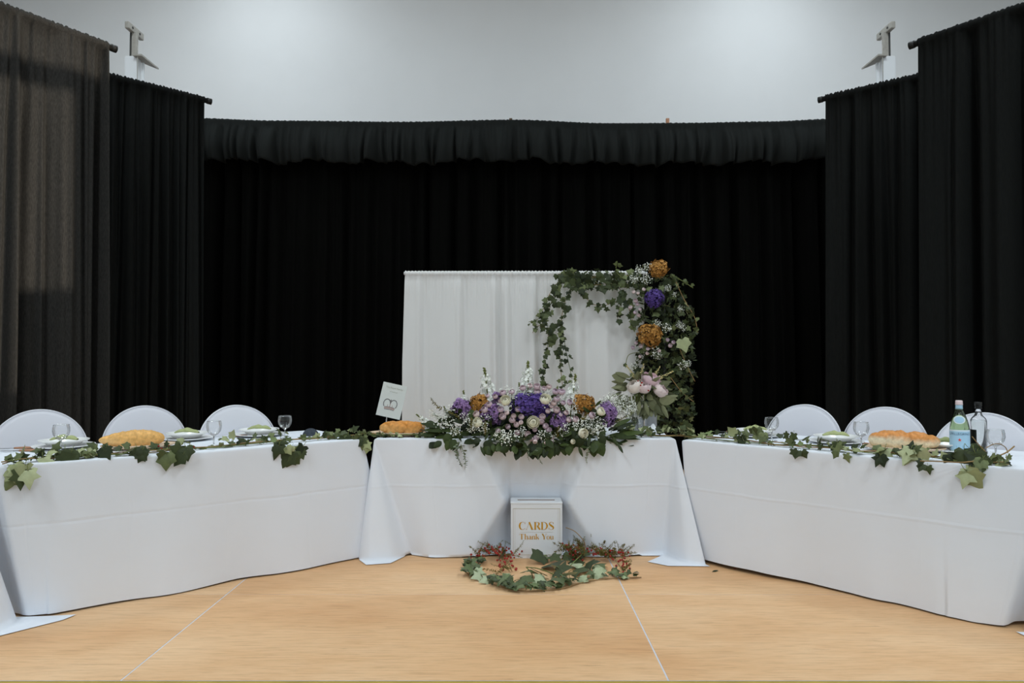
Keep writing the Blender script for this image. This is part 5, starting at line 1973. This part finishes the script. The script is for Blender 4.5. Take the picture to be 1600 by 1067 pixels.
for px, py, s in ((742, 893, 18), (752, 899, 18), (768, 904, 19), (786, 897, 15), (852, 905, 22), (913, 884, 19), (926, 895, 20), (904, 902, 16), (945, 886, 21), (900, 880, 18), (975, 897, 14)):
    fl_leaf(px, py, s, IVYFP, rr.uniform(-.8, .8), 0, .022, .9)
for px, py, s, dx in ((736, 886, 14, -.5), (742, 884, 14, .4), (790, 902, 22, .1), (802, 908, 24, -.8), (812, 905, 24, .8), (836, 906, 20, .5), (845, 895, 30, -.3), (862, 880, 34, .1), (868, 892, 30, .6), (880, 890, 26, -.2), (890, 876, 28, .3), (872, 902, 26, .1), (893, 905, 24, -.3),
                      (850, 868, 26, -.5), (836, 870, 22, .6), (862, 868, 20, .4), (880, 868, 24, .8), (895, 890, 26, .5), (906, 886, 24, .2), (915, 880, 22, .7), (930, 880, 20, .3), (955, 892, 16, .4), (930, 896, 16, -.5), (765, 905, 14, .8), (778, 908, 16, .4), (826, 890, 26, .1), (890, 898, 20, 0), (905, 862, 18, .5), (782, 868, 20, .2), (786, 860, 18, -.1), (880, 908, 18, .5), (850, 914, 18, -.4), (808, 914, 18, .3)):
    fl_leaf(px, py, s, IVYF, dx, rr.uniform(-.1, .35), rr.uniform(.015, .05), rr.uniform(.3, 1.1))
for i in range(80):
    q = crom(P, 12)[int(rr.random() * 118)]
    pos = q + Vector((rr.uniform(-.02, .02), rr.uniform(-.015, .05), .012 + rr.uniform(0, .02)))
    put(r, 'leaf', IVYF, pos, (rr.uniform(-1, 1), rr.uniform(-1, .5), .1), Vector((0, -.5, 1)) + rvec(rr, .5), rr.uniform(9, 15) * pos.y / F, rr)
ivy_root = r
BERRY = MB().grid(lambda u, v: (.5 * math.cos(2 * PI * u) * math.sin(PI * v), .5 * math.sin(2 * PI * u) * math.sin(PI * v), .5 * math.cos(PI * v)), 8, 6, close_u=True).mesh('berry', M_BERRY)


def berry_branch(label, cx, cy, paths, nb, nl, seed, spread):
    rq = random.Random(seed)
    c_ = fp(cx, cy)
    rt = thing('berry_branch', label, 'branch', (c_.x, c_.y, 0), 0, 'red berry branches on the floor')
    Q = []
    for pts in paths:
        bare = max(z for _, _, z in pts) > .15
        P_ = [fp(x, y, 0) + Vector((0, 0, z)) for x, y, z in pts]
        stem(rt, P_, .0026, M_TWIG)
        if not bare: Q += crom(P_, 10)
    for i in range(nb):
        q = rq.choice(Q) + Vector((rq.uniform(-1, 1), rq.uniform(-1, 1), rq.uniform(-.1, .8))) * spread
        q.z = max(.007, q.z)
        s = rq.uniform(.011, .016)
        link('berry', BERRY, rt, rt.matrix_basis.inverted() @ Matrix.Translation(q) @ Matrix.Scale(s, 4))
    for i in range(nl):
        q = rq.choice(Q); q = Vector((q.x, q.y, max(.006, q.z)))
        ax = Vector((rq.uniform(-1, 1), rq.uniform(-.8, .5), rq.uniform(.0, .9)))
        put_z(rt, 'twig', SPR, q, ax, rq.uniform(.06, .12), rq)
    return rt


berry_branch('red berry branch on the floor left of the card box', 775, 885, [
    [(760, 866, .01), (772, 872, .05), (790, 884, .04), (800, 895, .01)], [(742, 878, .01), (760, 876, .04), (785, 878, .05), (805, 876, .03)], [(745, 860, .02), (762, 858, .05), (775, 862, .05), (785, 880, .02)],
    [(800, 872, .02), (815, 866, .05), (832, 858, .07)], [(795, 884, .02), (785, 893, .03), (778, 899, .01)], [(805, 870, .02), (830, 868, .05), (850, 862, .06)]], 150, 50, 5, .042)
berry_branch('red berry branch on the floor right of the card box, with a twig arching up', 930, 872, [
    [(890, 875, .02), (915, 866, .05), (940, 868, .05), (970, 866, .04)], [(905, 862, .03), (925, 858, .06), (950, 862, .06), (975, 872, .02)], [(915, 870, .02), (940, 876, .04), (962, 878, .02)],
    [(912, 876, .03), (914, 879, .11), (908, 880, .155), (897, 880, .195), (884, 880, .215)], [(905, 876, .01), (896, 878, .05), (888, 878, .08)], [(955, 872, .02), (970, 880, .05), (974, 895, .01)]], 170, 120, 8, .04)
# fallen bits
for px, py, m, s, lab, cat in ((1113, 893, IVYF, .05, 'single green leaf fallen on the floor right of the berry branch', 'leaf'),):
    q = fp(px, py, .004)
    o = link('fallen_leaf', RUSC[0], None, basis(q, (1, .6, .05), (0, -.3, 1), s)); tag(o, lab, cat)
q = fp(1148, 889, .003)
pt = MB(); pt.add([(-.008, -.004, .001), (.006, -.006, .002), (.010, .004, .004), (-.004, .007, .003), (0, 0, 0)], [(0, 1, 4), (1, 2, 4), (2, 3, 4), (3, 0, 4)])
tag(pt.build('fallen_petal', M_BERRY, None, loc=q), 'tiny red petal on the floor below the right table', 'petal')
